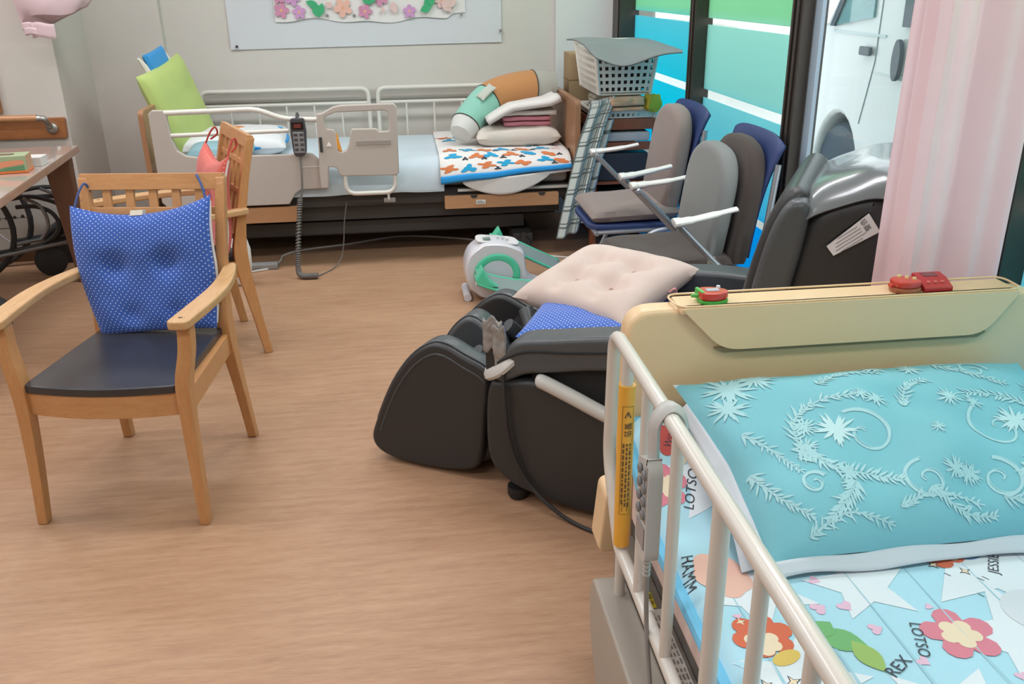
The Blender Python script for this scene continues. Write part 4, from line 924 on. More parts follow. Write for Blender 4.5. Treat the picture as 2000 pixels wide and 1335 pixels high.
M().prism([(.315, .15), (.352, .215), (.385, .15), (.43, .118), (.36, .12)], 4.098, 4.20, fXZ).build('heel_cup', MNT, pn, bevel=.008)
pf = pedal('pedal', 4.49, [V(.43, 4.49, .245), V(.55, 4.49, .21), V(.68, 4.49, .145), V(.80, 4.49, .085)], .10)
M().prism([(.42, .25), (.475, .32), (.505, .25), (.45, .225)], 4.45, 4.53, fXZ).build('heel_cup', MNT, pf, bevel=.008)
M().tube([V(.285, 4.25, .02), V(.285, 4.44, .02)], .02, 10).build('foot_bar', WHT, ex)
M().tube([V(.66, 4.16, .018), V(.66, 4.48, .018)], .018, 10).build('foot_bar', WHT, ex)

# ------------------------------------------------------------------ massage chair (local x = towards its back, y = across, z = up)
LEA = P('black_leather', '303132', .36, bump=.3, bscale=420, spec=.45, var=.05); LEAG = P('grey_black_leather', '4a4e51', .33, bump=.25, bscale=420, var=.05); MESH = P('black_mesh', '1d1d1e', .85, bump=.4, bscale=700)
SLV = P('silver_trim', 'c9c8c4', .35, var=.02)
mc = thing('massage_chair', 'black leather massage chair with calf wells and silver arm trim', 'massage chair', (.18, 2.84, 0), math.radians(-30))
LM = dict(parent=mc, local=True)
def slab(outline, y0, y1, r=.03, n=4, steps=3):
    # outline in (x, z) extruded across y with rounded rims
    o = outline; k = len(o); cx = sum(p[0] for p in o)/k; cz = sum(p[1] for p in o)/k; vs = []; lays = []
    for i in range(steps+1):
        a = pi/2*i/steps; lays.append((y0+r*(1-sin(a)), r*(1-cos(a))))
    lays = lays[::-1]+[(y1-(y-y0), ins) for y, ins in lays]
    # inset along the inward normal
    nr = []
    area2 = sum(o[i][0]*o[(i+1) % k][1]-o[(i+1) % k][0]*o[i][1] for i in range(k))
    sg = 1 if area2 > 0 else -1
    for i in range(k):
        a, b = o[i-1], o[(i+1) % k]; dx, dz = b[0]-a[0], b[1]-a[1]; l = math.hypot(dx, dz) or 1; nr.append((-dz/l*sg, dx/l*sg))
    for y, ins in lays: ins = r-ins; vs += [V(p[0]+q[0]*(r-ins), y, p[1]+q[1]*(r-ins)) for p, q in zip(o, nr)]
    m = M(); m.wn = True; L_ = len(lays)
    m.add(vs, [tuple(range(k))[::-1], tuple(range((L_-1)*k, L_*k))]+[(a*k+i, a*k+(i+1) % k, (a+1)*k+(i+1) % k, (a+1)*k+i) for a in range(L_-1) for i in range(k)])
    return m
def smooth2(pts, n=4): return [(p.x, p.y) for p in catmull([V(a, b, 0) for a, b in pts], n, closed=True)]
# footrest: outer walls, divider, rear wall and bottom of the two calf wells
fo = smooth2([(-.225, .075), (-.205, .15), (-.14, .29), (-.065, .395), (.01, .452), (.065, .457), (.13, .43), (.20, .40), (.215, .36), (.20, .22), (.185, .10), (.15, .035), (.03, .012), (-.10, .012), (-.19, .03)])
fi = smooth2([(-.16, .12), (-.12, .24), (-.06, .37), (.0, .445), (.05, .462), (.11, .42), (.15, .36), (.16, .25), (.14, .10), (.0, .05), (-.1, .06)])
fwn = slab(fo, -.29, -.20, .016).build('footrest_wall', LEA, **LM, angle=60)
slab(fo, .20, .29, .016).build('footrest_wall', LEA, **LM, angle=60)
slab(fi, -.05, .05, .018).build('footrest_divider', LEAG, **LM, angle=60)
zs = [(.455, .0)]
def wellf(y0, y1):
    # U-shaped calf well: back rim curving round between the walls
    def f(u, v):
        y = y0+(y1-y0)*u; dip = sin(pi*u)
        zt = .425-.075*dip; xb = .125+.055*dip
        return V(xb-.27*v*(1-.12*dip)*1.0, y, (zt-.02)-v*.30+.0*dip)
    return f
for y0, y1 in ((-.21, -.04), (.04, .21)):
    M().grid(wellf(y0, y1), 12, 10).build('calf_well', MESH, **LM, solid=.02)
    yc = (y0+y1)/2
    rim = [wellf(y0, y1)(i/12, 0)+V(.012, 0, .012) for i in range(13)]
    M().tube(rim, .028, 10).build('well_rim', LEAG, **LM)
slab(smooth2([(.10, .05), (.12, .30), (.17, .36), (.22, .36), (.225, .20), (.20, .06)]), -.25, .25, .03).build('footrest_back', LEA, **LM, angle=60)
M().box(-.12, .16, -.23, .23, .03, .09).build('footrest_sole', MESH, **LM, bevel=.02)
pip = [V(p[0]*.93+.004, -.2895, p[1]-.034) for p in fo[4:31]]
M().tube(pip, .0035, 6).build('footrest_seam', LEAG, fwn, local=True)
for ya, yb in ((-.272, -.218), (.218, .272)):
    M().grid(lambda u, v: V(fo[4+int(round(u*26))][0], ya+(yb-ya)*v, fo[4+int(round(u*26))][1]+.002), 26, 3).build('wall_top_band', LEAG, **LM, solid=.006)
M().grid(lambda u, v: V(fi[3+int(round(u*24))][0], -.034+.068*v, fi[3+int(round(u*24))][1]+.002), 24, 3).build('divider_band', LEAG, **LM, solid=.006)
# lower body and seat
slab(smooth2([(.245, .13), (.24, .30), (.255, .42), (.40, .43), (.95, .42), (1.0, .25), (.95, .08), (.60, .05), (.36, .07), (.29, .09)]), -.32, .32, .03).build('lower_body', LEA, **LM, angle=60)
M().cushion(.66, .50, .12, lambda p: V(p.x+.62, p.y, p.z+.43), p=7, bow=.0, pw=.35).build('seat', LEA, **LM, merge=.0005)
for s_ in (-1, 1):
    y0, y1 = (-.375, -.265) if s_ < 0 else (.265, .375)
    arm = slab(smooth2([(.262, .42), (.27, .455), (.30, .505), (.35, .545), (.45, .565), (.62, .595), (.80, .61), (.95, .60), (1.02, .55), (1.0, .49), (.85, .505), (.62, .49), (.47, .462), (.37, .44), (.30, .405)]), y0, y1, .018).build('armrest', LEAG, **LM, angle=60)
    slab(smooth2([(.25, .14), (.24, .28), (.255, .395), (.30, .41), (.41, .425), (.52, .38), (.64, .335), (.85, .275), (1.02, .24), (1.03, .12), (.95, .05), (.6, .02), (.40, .045), (.31, .075)]), y0-.004*0, y1, .018).build('side_panel', LEA, **LM, angle=60)
    yt_ = y0+.004 if s_ < 0 else y1-.004
    M().tube(catmull([V(.405, yt_, .432), V(.43, yt_, .428), V(.52, yt_, .395), V(.64, yt_, .350), V(.85, yt_, .290), V(1.0, yt_, .258)], 4), [.012, .017, .020, .022, .022]+[.022]*16, 12, flat=1.0).build('silver_trim', SLV, **LM, plabel='silver trim bar along the arm opening')
    M().grid(lambda u, v: V(.38+u*.60, (y0+.035 if s_ < 0 else y1-.035), .25+v*.23), 6, 4).build('side_recess', MESH, **LM, solid=.01)
    M().lathe([(.028, 0), (.034, .012), (.034, .04)], 12, lambda p: V(.325, (y0+.05 if s_ < 0 else y1-.05), 0)+p).build('foot', P('foot_black', '222223', .6), **LM)
    M().lathe([(.03, 0), (.034, .012), (.034, .05)], 12, lambda p: V(.9, (y0+.05 if s_ < 0 else y1-.05), 0)+p).build('foot', P('foot_black', '222223', .6), **LM)
# seam line on near side of the armrest
M().tube(catmull([V(.285, -.377, .47), V(.37, -.378, .515), V(.5, -.378, .532), V(.75, -.378, .565), (.95, -.378, .56)], 5), .0025, 6).build('arm_seam', MESH, **LM)
# remote pocket collar at the front of the near arm
M().tube(catmull([V(.225, -.285, .405), V(.235, -.335, .41), V(.26, -.36, .425), V(.295, -.375, .45), V(.325, -.365, .48), V(.34, -.33, .50)], 6), .013, 8, flat=1.5, flatdir=(0, 0, 1)).build('pocket_collar', SLV, **LM, plabel='pale collar around the remote pocket')
# backrest: soft front pad, side wings and back shell
bx_ = lambda z: .93+(z-.45)*.235
padp = smooth2([(.90, .42), (.925, .60), (.955, .78), (.99, .92), (1.022, .992), (1.052, 1.018), (1.085, 1.005), (1.09, .95), (1.06, .82), (1.02, .65), (.99, .45)])
slab(padp, -.275, .275, .035).build('back_pad', LEA, **LM, angle=60)
for s_ in (-1, 1):
    slab(smooth2([(.945, .50), (.97, .72), (1.0, .88), (1.03, .965), (1.06, .995), (1.095, .98), (1.09, .88), (1.06, .7), (1.035, .5)]), (.235 if s_ > 0 else -.315), (.315 if s_ > 0 else -.235), .02).build('back_wing', LEAG, **LM, angle=60)
slab(smooth2([(1.0, .10), (1.01, .50), (1.05, .80), (1.08, .94), (1.12, .995), (1.19, 1.025), (1.26, 1.03), (1.30, .94), (1.29, .60), (1.26, .25), (1.2, .10)]), -.30, .30, .06, steps=4).build('back_shell', LEA, **LM, angle=60)
def hood(u, v):
    t = -.30+u*.60
    p = HOODP; q = p[int(round(v*(len(p)-1)))]; k = abs(2*u-1)**6
    return V(q.x, t*1.02, q.z-.055*k+.004*sin(u*6))
HOODP = catmull([V(1.068, 0, .975), V(1.10, 0, 1.01), V(1.16, 0, 1.04), V(1.24, 0, 1.068), V(1.30, 0, 1.055), V(1.318, 0, .96)], 5)
M().grid(hood, 24, 25).build('back_cover', P('sky_lightened_grey_cover', '6a6e70', .2, bump=.1, bscale=300, coat=.3), **LM, solid=.008)  # grey vinyl, its colour lightened for the sky reflected on top
wt = thing('warning_label', 'white warning tag stitched to the side of the massage chair back', 'tag', (1.1, 2.0, .85))
tm = ROOTM[mc.name]
def tagp(a, b, off=0): # a along, b across, on the shell's near side
    return tm @ V(1.115+a*.105-b*.02*0, -.308-off, .835+a*.095+b*.04*0+b*.0)+Vector((0, 0, 0))
def tagq(a, b, off=0):
    o = V(1.20, -.3085-off, .918); ua = V(.74, 0, .62); ub = V(-.62, 0, .74)
    return tm @ (o+ua*a+ub*b)
M().prism([(-.062, -.018), (.062, -.028), (.066, .026), (-.062, .012)], 0, .0015, lambda a, b, c: tagq(a, b, c)).build('tag_cloth', CLOTH('tag_white', 'd7d6d6', bump=0), wt)
TXT = P('print_black', '3a3a3c', .6)
m = M(); text_on(m, '\u8b66\u544a', .017, lambda p: tagq(.045-p.y, p.x+.006, .0022)); m.build('tag_lettering', TXT, wt, kind='stuff')
m = M()
for i, (a0, a1) in enumerate(((-.03, .025), (-.04, .03), (-.045, .028), (-.05, .035), (-.04, .02))): 
    b = .012-.008*i; m.prism([(a0, b), (a1, b), (a1, b+.0022), (a0, b+.0022)], .0016, .002, lambda a, b, c: tagq(a, b, c))
m.build('tag_fine_print', P('print_grey', '8d8c8e', .6), wt, kind='stuff')
# remote wrapped in plastic with its cord
rm = thing('massage_remote', 'black remote wrapped in clear plastic standing in the arm pocket', 'remote', tm @ V(.29, -.31, .42))
q = lambda x, y, z: tm @ V(x, y, z)
M().add([q(*p) for p in ((.235, -.355, .42), (.30, -.36, .43), (.31, -.33, .43), (.24, -.325, .42), (.225, -.335, .565), (.275, -.34, .58), (.285, -.315, .58), (.235, -.31, .565))], [(3, 2, 1, 0), (4, 5, 6, 7), (0, 1, 5, 4), (1, 2, 6, 5), (2, 3, 7, 6), (3, 0, 4, 7)]).build('remote_body', P('remote_black', '262628', .3), rm, bevel=.008)
pl = M().grid(lambda u, v: q(.235+u*.055+.006*sin(v*9)*u, -.362+.003*sin(v*20+u*7), .50+v*.10-.01*sin(u*9)), 8, 8)
pl.build('plastic_wrap', P('crumpled_plastic', '8f8c89', .2, var=.4, vscale=60, coat=.4), rm, solid=.006)
M().grid(lambda u, v: q(.275+u*.04-.01*v, -.368+.004*sin(v*11), .45+v*.13+.006*sin(u*8)), 8, 8).build('plastic_wrap', P('crumpled_plastic', '8f8c89', .2, var=.4, vscale=60, coat=.4), rm, solid=.008)
M().tube(catmull([q(.30, -.375, .46), q(.315, -.395, .36), q(.33, -.392, .22), q(.38, -.388, .10), q(.47, -.40, .03), q(.55, -.42, .008), q(.62, -.44, .008)], 6), .006, 8).build('remote_cord', P('cord_black', '2a2a2b', .5), rm)
M().box(.535, .565, 2.205, 2.23, 0, .02).build('white_plug', P('plug_white', 'd7d5d2', .4), label='small white plug on the floor beside the near bed', cat='plug', bevel=.004)

# cushions lying on the massage chair
A, B, Cc, D = V(.365, 2.79, .515), V(.65, 3.08, .605), V(.965, 2.735, .59), V(.615, 2.435, .545)
ctr = (A+B+Cc+D)/4; ex_ = ((B-A)+(Cc-D))/2; ey_ = ((D-A)+(Cc-B))/2; nz_ = ey_.cross(ex_).normalized(); nz_ = nz_ if nz_.z > 0 else -nz_
def pinkf(p): return ctr+ex_*(p.x/.44)+ey_*(p.y/.44)+nz_*p.z
PNK = CLOTH('pink_cushion_cloth', 'c6b2a8', col2='cebcb2', bscale=160, bump=.3)
tfts = [(a, b, .8, .035) for a in (-.33, .33) for b in (-.33, .33)]
pk = thing('pink_cushion', 'pale pink tufted cushion on top of the massage chair seat', 'cushion', (ctr.x, ctr.y, .52))
M().cushion(.46, .46, .13, pinkf, n=40, p=4, bow=.06, tufts=tfts+[(a, b, .22, .012) for a, b in ((0, -.33), (0, .33), (.33, 0), (-.33, 0), (.16, -.33), (-.16, -.33), (.16, .33), (-.16, .33), (.33, .16), (.33, -.16), (-.33, .16), (-.33, -.16), (-.55, -.33), (.55, .33), (-.55, .33), (.55, -.33), (.33, .55), (-.33, .55), (.33, -.55), (-.33, -.55), (-.75, -.33), (.75, .33), (-.75, .33), (.75, -.33))], wr=.006).build('cover', PNK, pk, merge=.0005)
for a in (-.33, .33):
    for b in (-.33, .33): M().ell(pinkf(V(a*.21, b*.21, .028)), .007, .007, .005, 10, 6).build('tuft_button', CLOTH('tuft_pink', 'c0a69c'), pk)
M().tube(catmull([pinkf(V(.04, .222, 0)), pinkf(V(.05, .238, .012)), pinkf(V(.06, .235, -.012)), pinkf(V(.075, .222, 0))], 5), .004, 6).build('hanging_loop', CLOTH('loop_pink', 'd99b98'), pk)
tmL = ROOTM[mc.name]
M().cushion(.44, .44, .085, lambda p: tmL @ (V(.485, -.015, .505)+Matrix.Rotation(.12, 3, 'Z') @ V(p.x, p.y, p.z)+V(0, 0, -.02*p.x)), n=24, p=4, bow=.05, wr=.008, seed=3).build('blue_dotted_cushion', BDOT, label='blue cushion with white dots under the pink cushion on the massage chair', cat='cushion', merge=.0005)

# ------------------------------------------------------------------ near bed
TAN = P('tan_plastic', 'e2c298', .38, bump=.12, bscale=500, coat=.15, var=.02); CRM = P('cream_tube', 'd0cac1', .3, coat=.3, var=.02); COV = P('greige_cover', 'a39b90', .45, bump=.08, var=.02)
nb = thing('care_bed', 'electric care bed in the foreground with tan headboard and cream side rail', 'bed', (.9, .7, 0))
hb = M().prism(rounded([(.455, .30), (1.375, .30), (1.40, .45), (1.385, .86), (.445, .86), (.43, .45)], [.03, .03, .05, .06, .06, .05], 6), 1.695, 1.755, fXZ).build('headboard', TAN, nb, bevel=.014, seg=3)
M().prism(rounded([(.65, .768), (1.245, .768), (1.315, .866), (.555, .866)], [.04, .04, .012, .012], 5), 1.677, 1.70, fXZ).build('front_bulge', TAN, hb, bevel=.010, seg=3)
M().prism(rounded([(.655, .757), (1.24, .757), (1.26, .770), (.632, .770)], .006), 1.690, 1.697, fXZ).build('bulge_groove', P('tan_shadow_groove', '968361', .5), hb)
M().box(.555, 1.315, 1.68, 1.765, .850, .866).build('top_tray', TAN, hb, bevel=.006)
M().tube([V(x, y, .868) for x, y in rounded([(.55, 1.682), (1.32, 1.682), (1.325, 1.768), (.545, 1.768)], .03, 5)], .0025, 8, closed=True).build('tray_rim', TAN, hb)
M().prism(rounded([(.395, .27), (.455, .27), (.46, .43), (.41, .43)], .02), 1.69, 1.775, fXZ).build('corner_bumper', TAN, nb, bevel=.012, seg=3)
M().box(.47, 1.36, .0, 1.69, .30, .36).build('bed_deck', P('deck_grey', '6e6a66', .6), nb, bevel=.006)
M().box(.425, .47, -.2, 1.66, .22, .335).build('side_frame', P('frame_taupe', '847b72', .5), nb, bevel=.006)
M().box(.50, 1.33, .1, 1.6, .10, .2).build('base', P('base_grey', '575452', .6), nb, bevel=.01)
for x in (.5, 1.3):
    for y in (.15, 1.55): M().lathe([(.055, -.02), (.06, -.012), (.06, .012), (.055, .02)], 18, lambda p: V(x+p.z, y+p.x, .06+p.y)).build('caster', P('caster_grey', '4a4a4c', .5), nb)
cvp = [(1.57, .30), (1.595, .24), (1.58, .14), (1.50, .04), (.2, .04), (.2, .30)]
M().prism(rounded(cvp, [.02, .03, .05, .05, .03, .02], 4), .355, .425, fYZ).build('side_cover', COV, nb, bevel=.012, seg=3)
# side rail
RX = .40
rt = fillet([V(RX+.004, 1.30, .405), V(RX, 1.515, .405), V(RX, 1.545, .44), V(RX, 1.635, .56), V(RX, 1.615, .85), V(RX, .35, .85), V(RX, .35, .35)], .045, 6)
sr = M().tube(rt, .0135, 14).build('side_rail', CRM, nb, plabel='cream tubular side rail')
M().tube([V(RX, 1.52, .405), V(RX, .38, .408)], .0125, 12).build('lower_rail', CRM, sr)
for y, r in ((1.505, .0115), (1.365, .0105), (1.185, .0105), (.985, .0135), (.842, .0105), (.70, .0105), (.54, .0105)):
    M().tube([V(RX, y, (.27 if y in (1.505, .985) else .405)), V(RX, y, .85)], r, 12).build('rail_bar', CRM, sr)
sl = M().tube([V(RX, 1.505, .425), V(RX, 1.505, .785)], .0165, 16).build('yellow_sleeve', P('yellow_sleeve', 'e6a93f', .4), sr, plabel='yellow warning sleeve on the rail bar')
# printed warning on the sleeve, wrapped round the tube
ang0 = math.atan2(-1.5, -.40)+.25
def onsleeve(u, h, off=.0006):
    a = ang0+u/.0165; return V(RX+(.0165+off)*cos(a), 1.505+(.0165+off)*sin(a), h)
m = M(); text_on(m, '\u8b66\u544a', .016, lambda p: onsleeve(p.y, .695-p.x)); m.build('warning_lettering', TXT, sl, kind='stuff')
m = M(); tri = [(-.006, .722), (.006, .722), (0, .734)]
for i in range(3):
    a, b = tri[i], tri[(i+1) % 3]; dx, dz = b[0]-a[0], b[1]-a[1]; l = math.hypot(dx, dz); nx_, nz2 = -dz/l*.0008, dx/l*.0008
    m.add([onsleeve(a[0]+nx_, a[1]+nz2), onsleeve(b[0]+nx_, b[1]+nz2), onsleeve(b[0]-nx_, b[1]-nz2), onsleeve(a[0]-nx_, a[1]-nz2)], [(0, 1, 2, 3)])
m.add([onsleeve(-.0007, .7245), onsleeve(.0007, .7245), onsleeve(.0007, .7305), onsleeve(-.0007, .7305)], [(0, 1, 2, 3)])
m.build('warning_triangle', TXT, sl, kind='stuff')
rl = random.Random(5); m = M()
for row in range(3):
    h = .665
    while h > .53:
        l = rl.uniform(.004, .012); u = -.007+.0065*row
        m.add([onsleeve(u-.0018, h), onsleeve(u+.0018, h), onsleeve(u+.0018, h-l), onsleeve(u-.0018, h-l)], [(0, 1, 2, 3)]); h -= l+.003
m.build('warning_fine_print', P('print_brown', '6a5230', .6), sl, kind='stuff')
m = M()
fr_ = [(-.011, .505), (.011, .505), (.011, .745), (-.011, .745)]
for i in range(4):
    (a0, b0), (a1, b1) = fr_[i], fr_[(i+1) % 4]; n_ = 6
    for j in range(n_):
        p0 = (a0+(a1-a0)*j/n_, b0+(b1-b0)*j/n_); p1 = (a0+(a1-a0)*(j+1)/n_, b0+(b1-b0)*(j+1)/n_); w2 = .0004
        e = (w2, 0) if a0 == a1 else (0, w2)
        m.add([onsleeve(p0[0]-e[0], p0[1]-e[1]), onsleeve(p1[0]-e[0], p1[1]-e[1]), onsleeve(p1[0]+e[0], p1[1]+e[1]), onsleeve(p0[0]+e[0], p0[1]+e[1])], [(0, 1, 2, 3)])
for j in range(7): m.add([onsleeve(u_, .525-.0004+.0) if False else onsleeve(u_, z_) for u_, z_ in ((-.007, .512+.003*j), (.006, .512+.003*j), (.006, .5135+.003*j), (-.007, .5135+.003*j))], [(0, 1, 2, 3)])
m.build('warning_border', P('print_brown', '6a5230', .6), sl, kind='stuff')
# stickers on the side frame
m = M().box(.428, .452, 1.405, 1.455, .3352, .3360); ys = m.build('yellow_sticker', P('sticker_yellow', 'd8c62c', .5), nb)
m = M().box(.428, .460, 1.13, 1.40, .3352, .3360); ws = m.build('white_sticker', P('sticker_white', 'd9d6d0', .5), nb)
m = M(); text_on(m, '\u8b66\u544a', .02, lambda p: V(.44+p.y, 1.43-p.x, .3364)); m.build('sticker_lettering', TXT, ys, kind='stuff')
m = M()
for i in range(4):
    for j in range(12): m.box(.432+i*.007, .4355+i*.007, 1.145+j*.02, 1.145+j*.02+rl.uniform(.008, .017), .3361, .3364)
m.build('sticker_print', P('sticker_grey', '8a8682', .5), ws, kind='stuff')

# mattress and printed pad
def hill(x, y):
    s_ = min(1, max(0, (y-1.40)/.26)); s_ = s_*s_*(3-2*s_)
    return .521+.10*s_
def padz(x, y):
    e = min(1, max(0, (x-.445)/.035)); ch = (x*9.5) % 1.0
    return hill(x, y)-.03*(1-e)**2+.0025*noise.noise(V(x*6, y*5, 4))
M().box(.462, 1.36, -.2, 1.68, .36, .50).build('mattress', CLOTH('peach_sheet', 'd9bfb6', col2='e2cdc6'), label='mattress in a peach sheet on the foreground bed', cat='mattress', bevel=.025, seg=3)
qp = thing('printed_pad', 'light blue printed bed pad with white stars on the foreground bed', 'bed pad', (.9, .75, .5))
SKY = CLOTH('pad_sky_blue', 'a9d3e2', var=.03, bscale=500)
M().grid(lambda u, v: V(.445+u*.92, -.2+v*1.885, padz(.445+u*.92, -.2+v*1.885)), 110, 90).build('pad_cloth', SKY, qp)
EDG = CLOTH('pad_edge_blue', '6fb7da')
def edge(off, zo, r): return [V(.443+off, -.2+1.88*i/60, hill(.44, -.2+1.88*i/60)-.028+zo) for i in range(61)]
M().tube(edge(0, 0, 0), .012, 8).build('pad_binding', EDG, qp); M().tube(edge(.003, -.018, 0), .009, 8).build('pad_binding', EDG, qp)
M().tube([V(.443+.9*i/30, 1.683, hill(.5, 1.683)-.012) for i in range(31)], .012, 8).build('pad_binding', EDG, qp)
LIFT = [0]
def decal(name, polys, mat, dz=.0030, plabel=None):
    m = M()
    for pts in polys:
        k = len(pts); cx = sum(p[0] for p in pts)/k; cy = sum(p[1] for p in pts)/k
        ringv = []
        for sc in (1, .66, .33): ringv += [V(cx+(x-cx)*sc, cy+(y-cy)*sc, 0) for x, y in pts]
        ringv.append(V(cx, cy, 0)); vv = [V(p.x, p.y, padz(p.x, p.y)+dz*.4) for p in ringv]
        fs = [(a*k+i, a*k+(i+1) % k, (a+1)*k+(i+1) % k, (a+1)*k+i) for a in range(2) for i in range(k)]+[(2*k+i, 2*k+(i+1) % k, 3*k) for i in range(k)]
        m.add(vv, fs)
    return m.build(name, mat, qp, plabel=plabel)
def dens(pts, n=5):
    out = []
    for i in range(len(pts)):
        a, b = pts[i], pts[(i+1) % len(pts)]
        out += [(a[0]+(b[0]-a[0])*j/n, a[1]+(b[1]-a[1])*j/n) for j in range(n)]
    return out
def star(cx, cy, r, rot, inner=.45): return dens([(cx+(r if i % 2 == 0 else r*inner)*cos(rot+i*pi/5), cy+(r if i % 2 == 0 else r*inner)*sin(rot+i*pi/5)) for i in range(10)])
def heart(cx, cy, s_, rot):
    o = []
    for i in range(20):
        t = 2*pi*i/20; x = 16*sin(t)**3/17; y = (13*cos(t)-5*cos(2*t)-2*cos(3*t)-cos(4*t))/17
        o.append((cx+s_*(x*cos(rot)-y*sin(rot)), cy+s_*(x*sin(rot)+y*cos(rot))))
    return o
def cloudp(cx, cy, rx, ry, n=6, rot=0): return [(cx+(rx*cos(t)*cos(rot)-ry*sin(t)*sin(rot))*(1+.16*abs(sin(n*t/2))), cy+(rx*cos(t)*sin(rot)+ry*sin(t)*cos(rot))*(1+.16*abs(sin(n*t/2)))) for t in [2*pi*i/36 for i in range(36)]]
def oval(cx, cy, rx, ry, rot): return [(cx+rx*cos(t)*cos(rot)-ry*sin(t)*sin(rot), cy+rx*cos(t)*sin(rot)+ry*sin(t)*cos(rot)) for t in [2*pi*i/24 for i in range(24)]]
C_ = lambda n_, c_: CLOTH('pad_print_'+n_, c_, bump=0, var=.05)
WHS = C_('white', 'd8dfe5'); PKH = C_('heart_pink', 'dcb6cc'); PEA = C_('peach', 'dfb3a4'); ROS = C_('rose', 'd27f8f'); GRE = C_('green', '72ad72'); REDP = C_('red', 'cf6a4f'); YEL = C_('yellow', 'd6b964'); OLV = C_('olive', 'a9a05c'); LIL = C_('lilac', 'c9b0cf'); DRK = C_('ink', '454850'); CRP = C_('cream', 'e2cfb4')
for cx, cy, r, rot in ((.745, 1.19, .10, .35), (1.0, 1.22, .17, 1.2), (.955, 1.02, .15, .3), (.555, 1.20, .11, .8), (.55, .98, .11, 0), (.60, .70, .16, .5), (.95, .62, .16, 1.0), (.58, 1.50, .10, .2), (.75, .88, .12, .9)):
    decal('star_print', [star(cx, cy, r, rot)], WHS, .0024)
for cx, cy, s_, rot in ((.671, 1.213, .012, 1), (.646, 1.14, .016, 2), (.692, 1.14, .015, .4), (.714, 1.079, .014, 1.7), (.505, 1.14, .008, 0), (.75, 1.00, .012, .6), (.83, 1.12, .008, 1), (.69, .95, .012, 2.5), (.88, .95, .012, 0)):
    decal('heart_print', [heart(cx, cy, s_, rot)], PKH, .0030)
# generic colour motifs: clouds, blossoms, leaves and ovals
decal('cloud_print', [cloudp(.517, 1.252, .042, .058, 5, .2)], PEA, .0040)
decal('blossom_print', [flower(.842, 1.05, .062, 5, .3, .6)], ROS, .0040); decal('blossom_print', [flower(.842, 1.05, .034, 5, .9, .7)], CRP, .0050)
decal('blossom_print', [flower(.488, 1.50, .045, 5, .3, .6)], ROS, .0040); decal('blossom_print', [flower(.488, 1.50, .024, 5, .9, .7)], CRP, .0050)
decal('leaf_print', [leafp(.648, 1.062, .085, .026, -.6)], GRE, .0040); decal('leaf_print', [leafp(.672, 1.022, .075, .02, -1.3)], C_('green_light', '97b569'), .0046); decal('leaf_print', [leafp(.628, 1.09, .05, .02, .6)], GRE, .0048)
decal('blossom_print', [flower(.528, 1.09, .052, 6, .2, .75)], REDP, .0040); decal('blossom_print', [flower(.522, 1.072, .030, 6, .5, .8)], CRP, .0050); decal('oval_print', [oval(.545, 1.035, .026, .014, .4)], YEL, .0044)
decal('blossom_print', [flower(.925, 1.262, .050, 6, .4, .75)], REDP, .0040); decal('blossom_print', [flower(.948, 1.255, .025, 6, .4, .8)], CRP, .0050); decal('oval_print', [oval(.985, 1.245, .024, .014, .4)], C_('deep_blue', '6f8fb5'), .0044)
decal('oval_print', [oval(.632, 1.262, .042, .026, -.25)], OLV, .0040); decal('cloud_print', [cloudp(.86, 1.262, .025, .016, 5, 0)], LIL, .0040)
decal('oval_print', [oval(.775, 1.262, .035, .016, -.4)], CRP, .0042); decal('oval_print', [oval(1.0, 1.085, .055, .055, 0)], C_('silver', 'cfd3da'), .0042)
decal('cloud_print', [cloudp(.505, 1.665, .018, .010, 5, 0)], LIL, .0040); decal('blossom_print', [flower(.51, 1.60, .040, 6, .4, .7)], C_('crimson', 'b9534f'), .0040); decal('oval_print', [oval(.535, 1.56, .03, .015, .9)], C_('tan', 'd5c5a4'), .0044); decal('oval_print', [oval(.585, 1.585, .022, .018, .9)], LIL, .0040)
def spark(cx, cy, r): return [(cx+(r if i % 2 == 0 else r*.36)*cos(i*pi/4+.3), cy+(r if i % 2 == 0 else r*.36)*sin(i*pi/4+.3)) for i in range(8)]
for cx, cy, r in ((.505, 1.125, .010), (.545, 1.135, .010), (.492, .985, .010), (.535, .985, .012), (.90, 1.225, .010), (.945, 1.20, .010), (.47, 1.0, .008)):
    decal('sparkle_print', [spark(cx, cy, r*1.25)], DRK, .0040); decal('sparkle_print', [spark(cx, cy, r*.9)], CRP, .0046)
def word(txt, cx, cy, ang, size):
    m = M()
    text_on(m, txt, size, lambda p: (lambda x, y: V(x, y, padz(x, y)+.0020))(cx+p.x*cos(ang)-p.y*sin(ang), cy+p.x*sin(ang)+p.y*cos(ang)))
    m.build('lettering', DRK, qp, kind='stuff')
word('LOTSO', .536, 1.489, 1.19, .028); word('HAMM', .463, 1.273, -1.80, .031); word('REX', .707, .994, .6, .030); word('LOTSO', .770, 1.046, -1.9, .026); word('JESSIE', 1.008, 1.212, .98, .025); word('WOODY', .535, 1.615, .94, .022); word('BUZZ', .594, 1.672, .64, .022); word('Z', .752, 1.275, -.5, .03)
for cx, cy, r, n_, c1, k_ in ((1.16, 1.10, .05, 6, REDP, 0), (1.22, .92, .055, 5, ROS, 0), (1.05, .86, .05, 6, PEA, 0), (1.28, .70, .05, 5, YEL, 0), (.78, .66, .05, 5, ROS, 0), (.55, .56, .05, 6, REDP, 0), (1.10, .55, .05, 5, LIL, 0)):
    decal('blossom_print', [flower(cx, cy, r, n_, .4, .65)], c1, .0040); decal('blossom_print', [flower(cx, cy, r*.5, n_, .9, .7)], CRP, .0050)
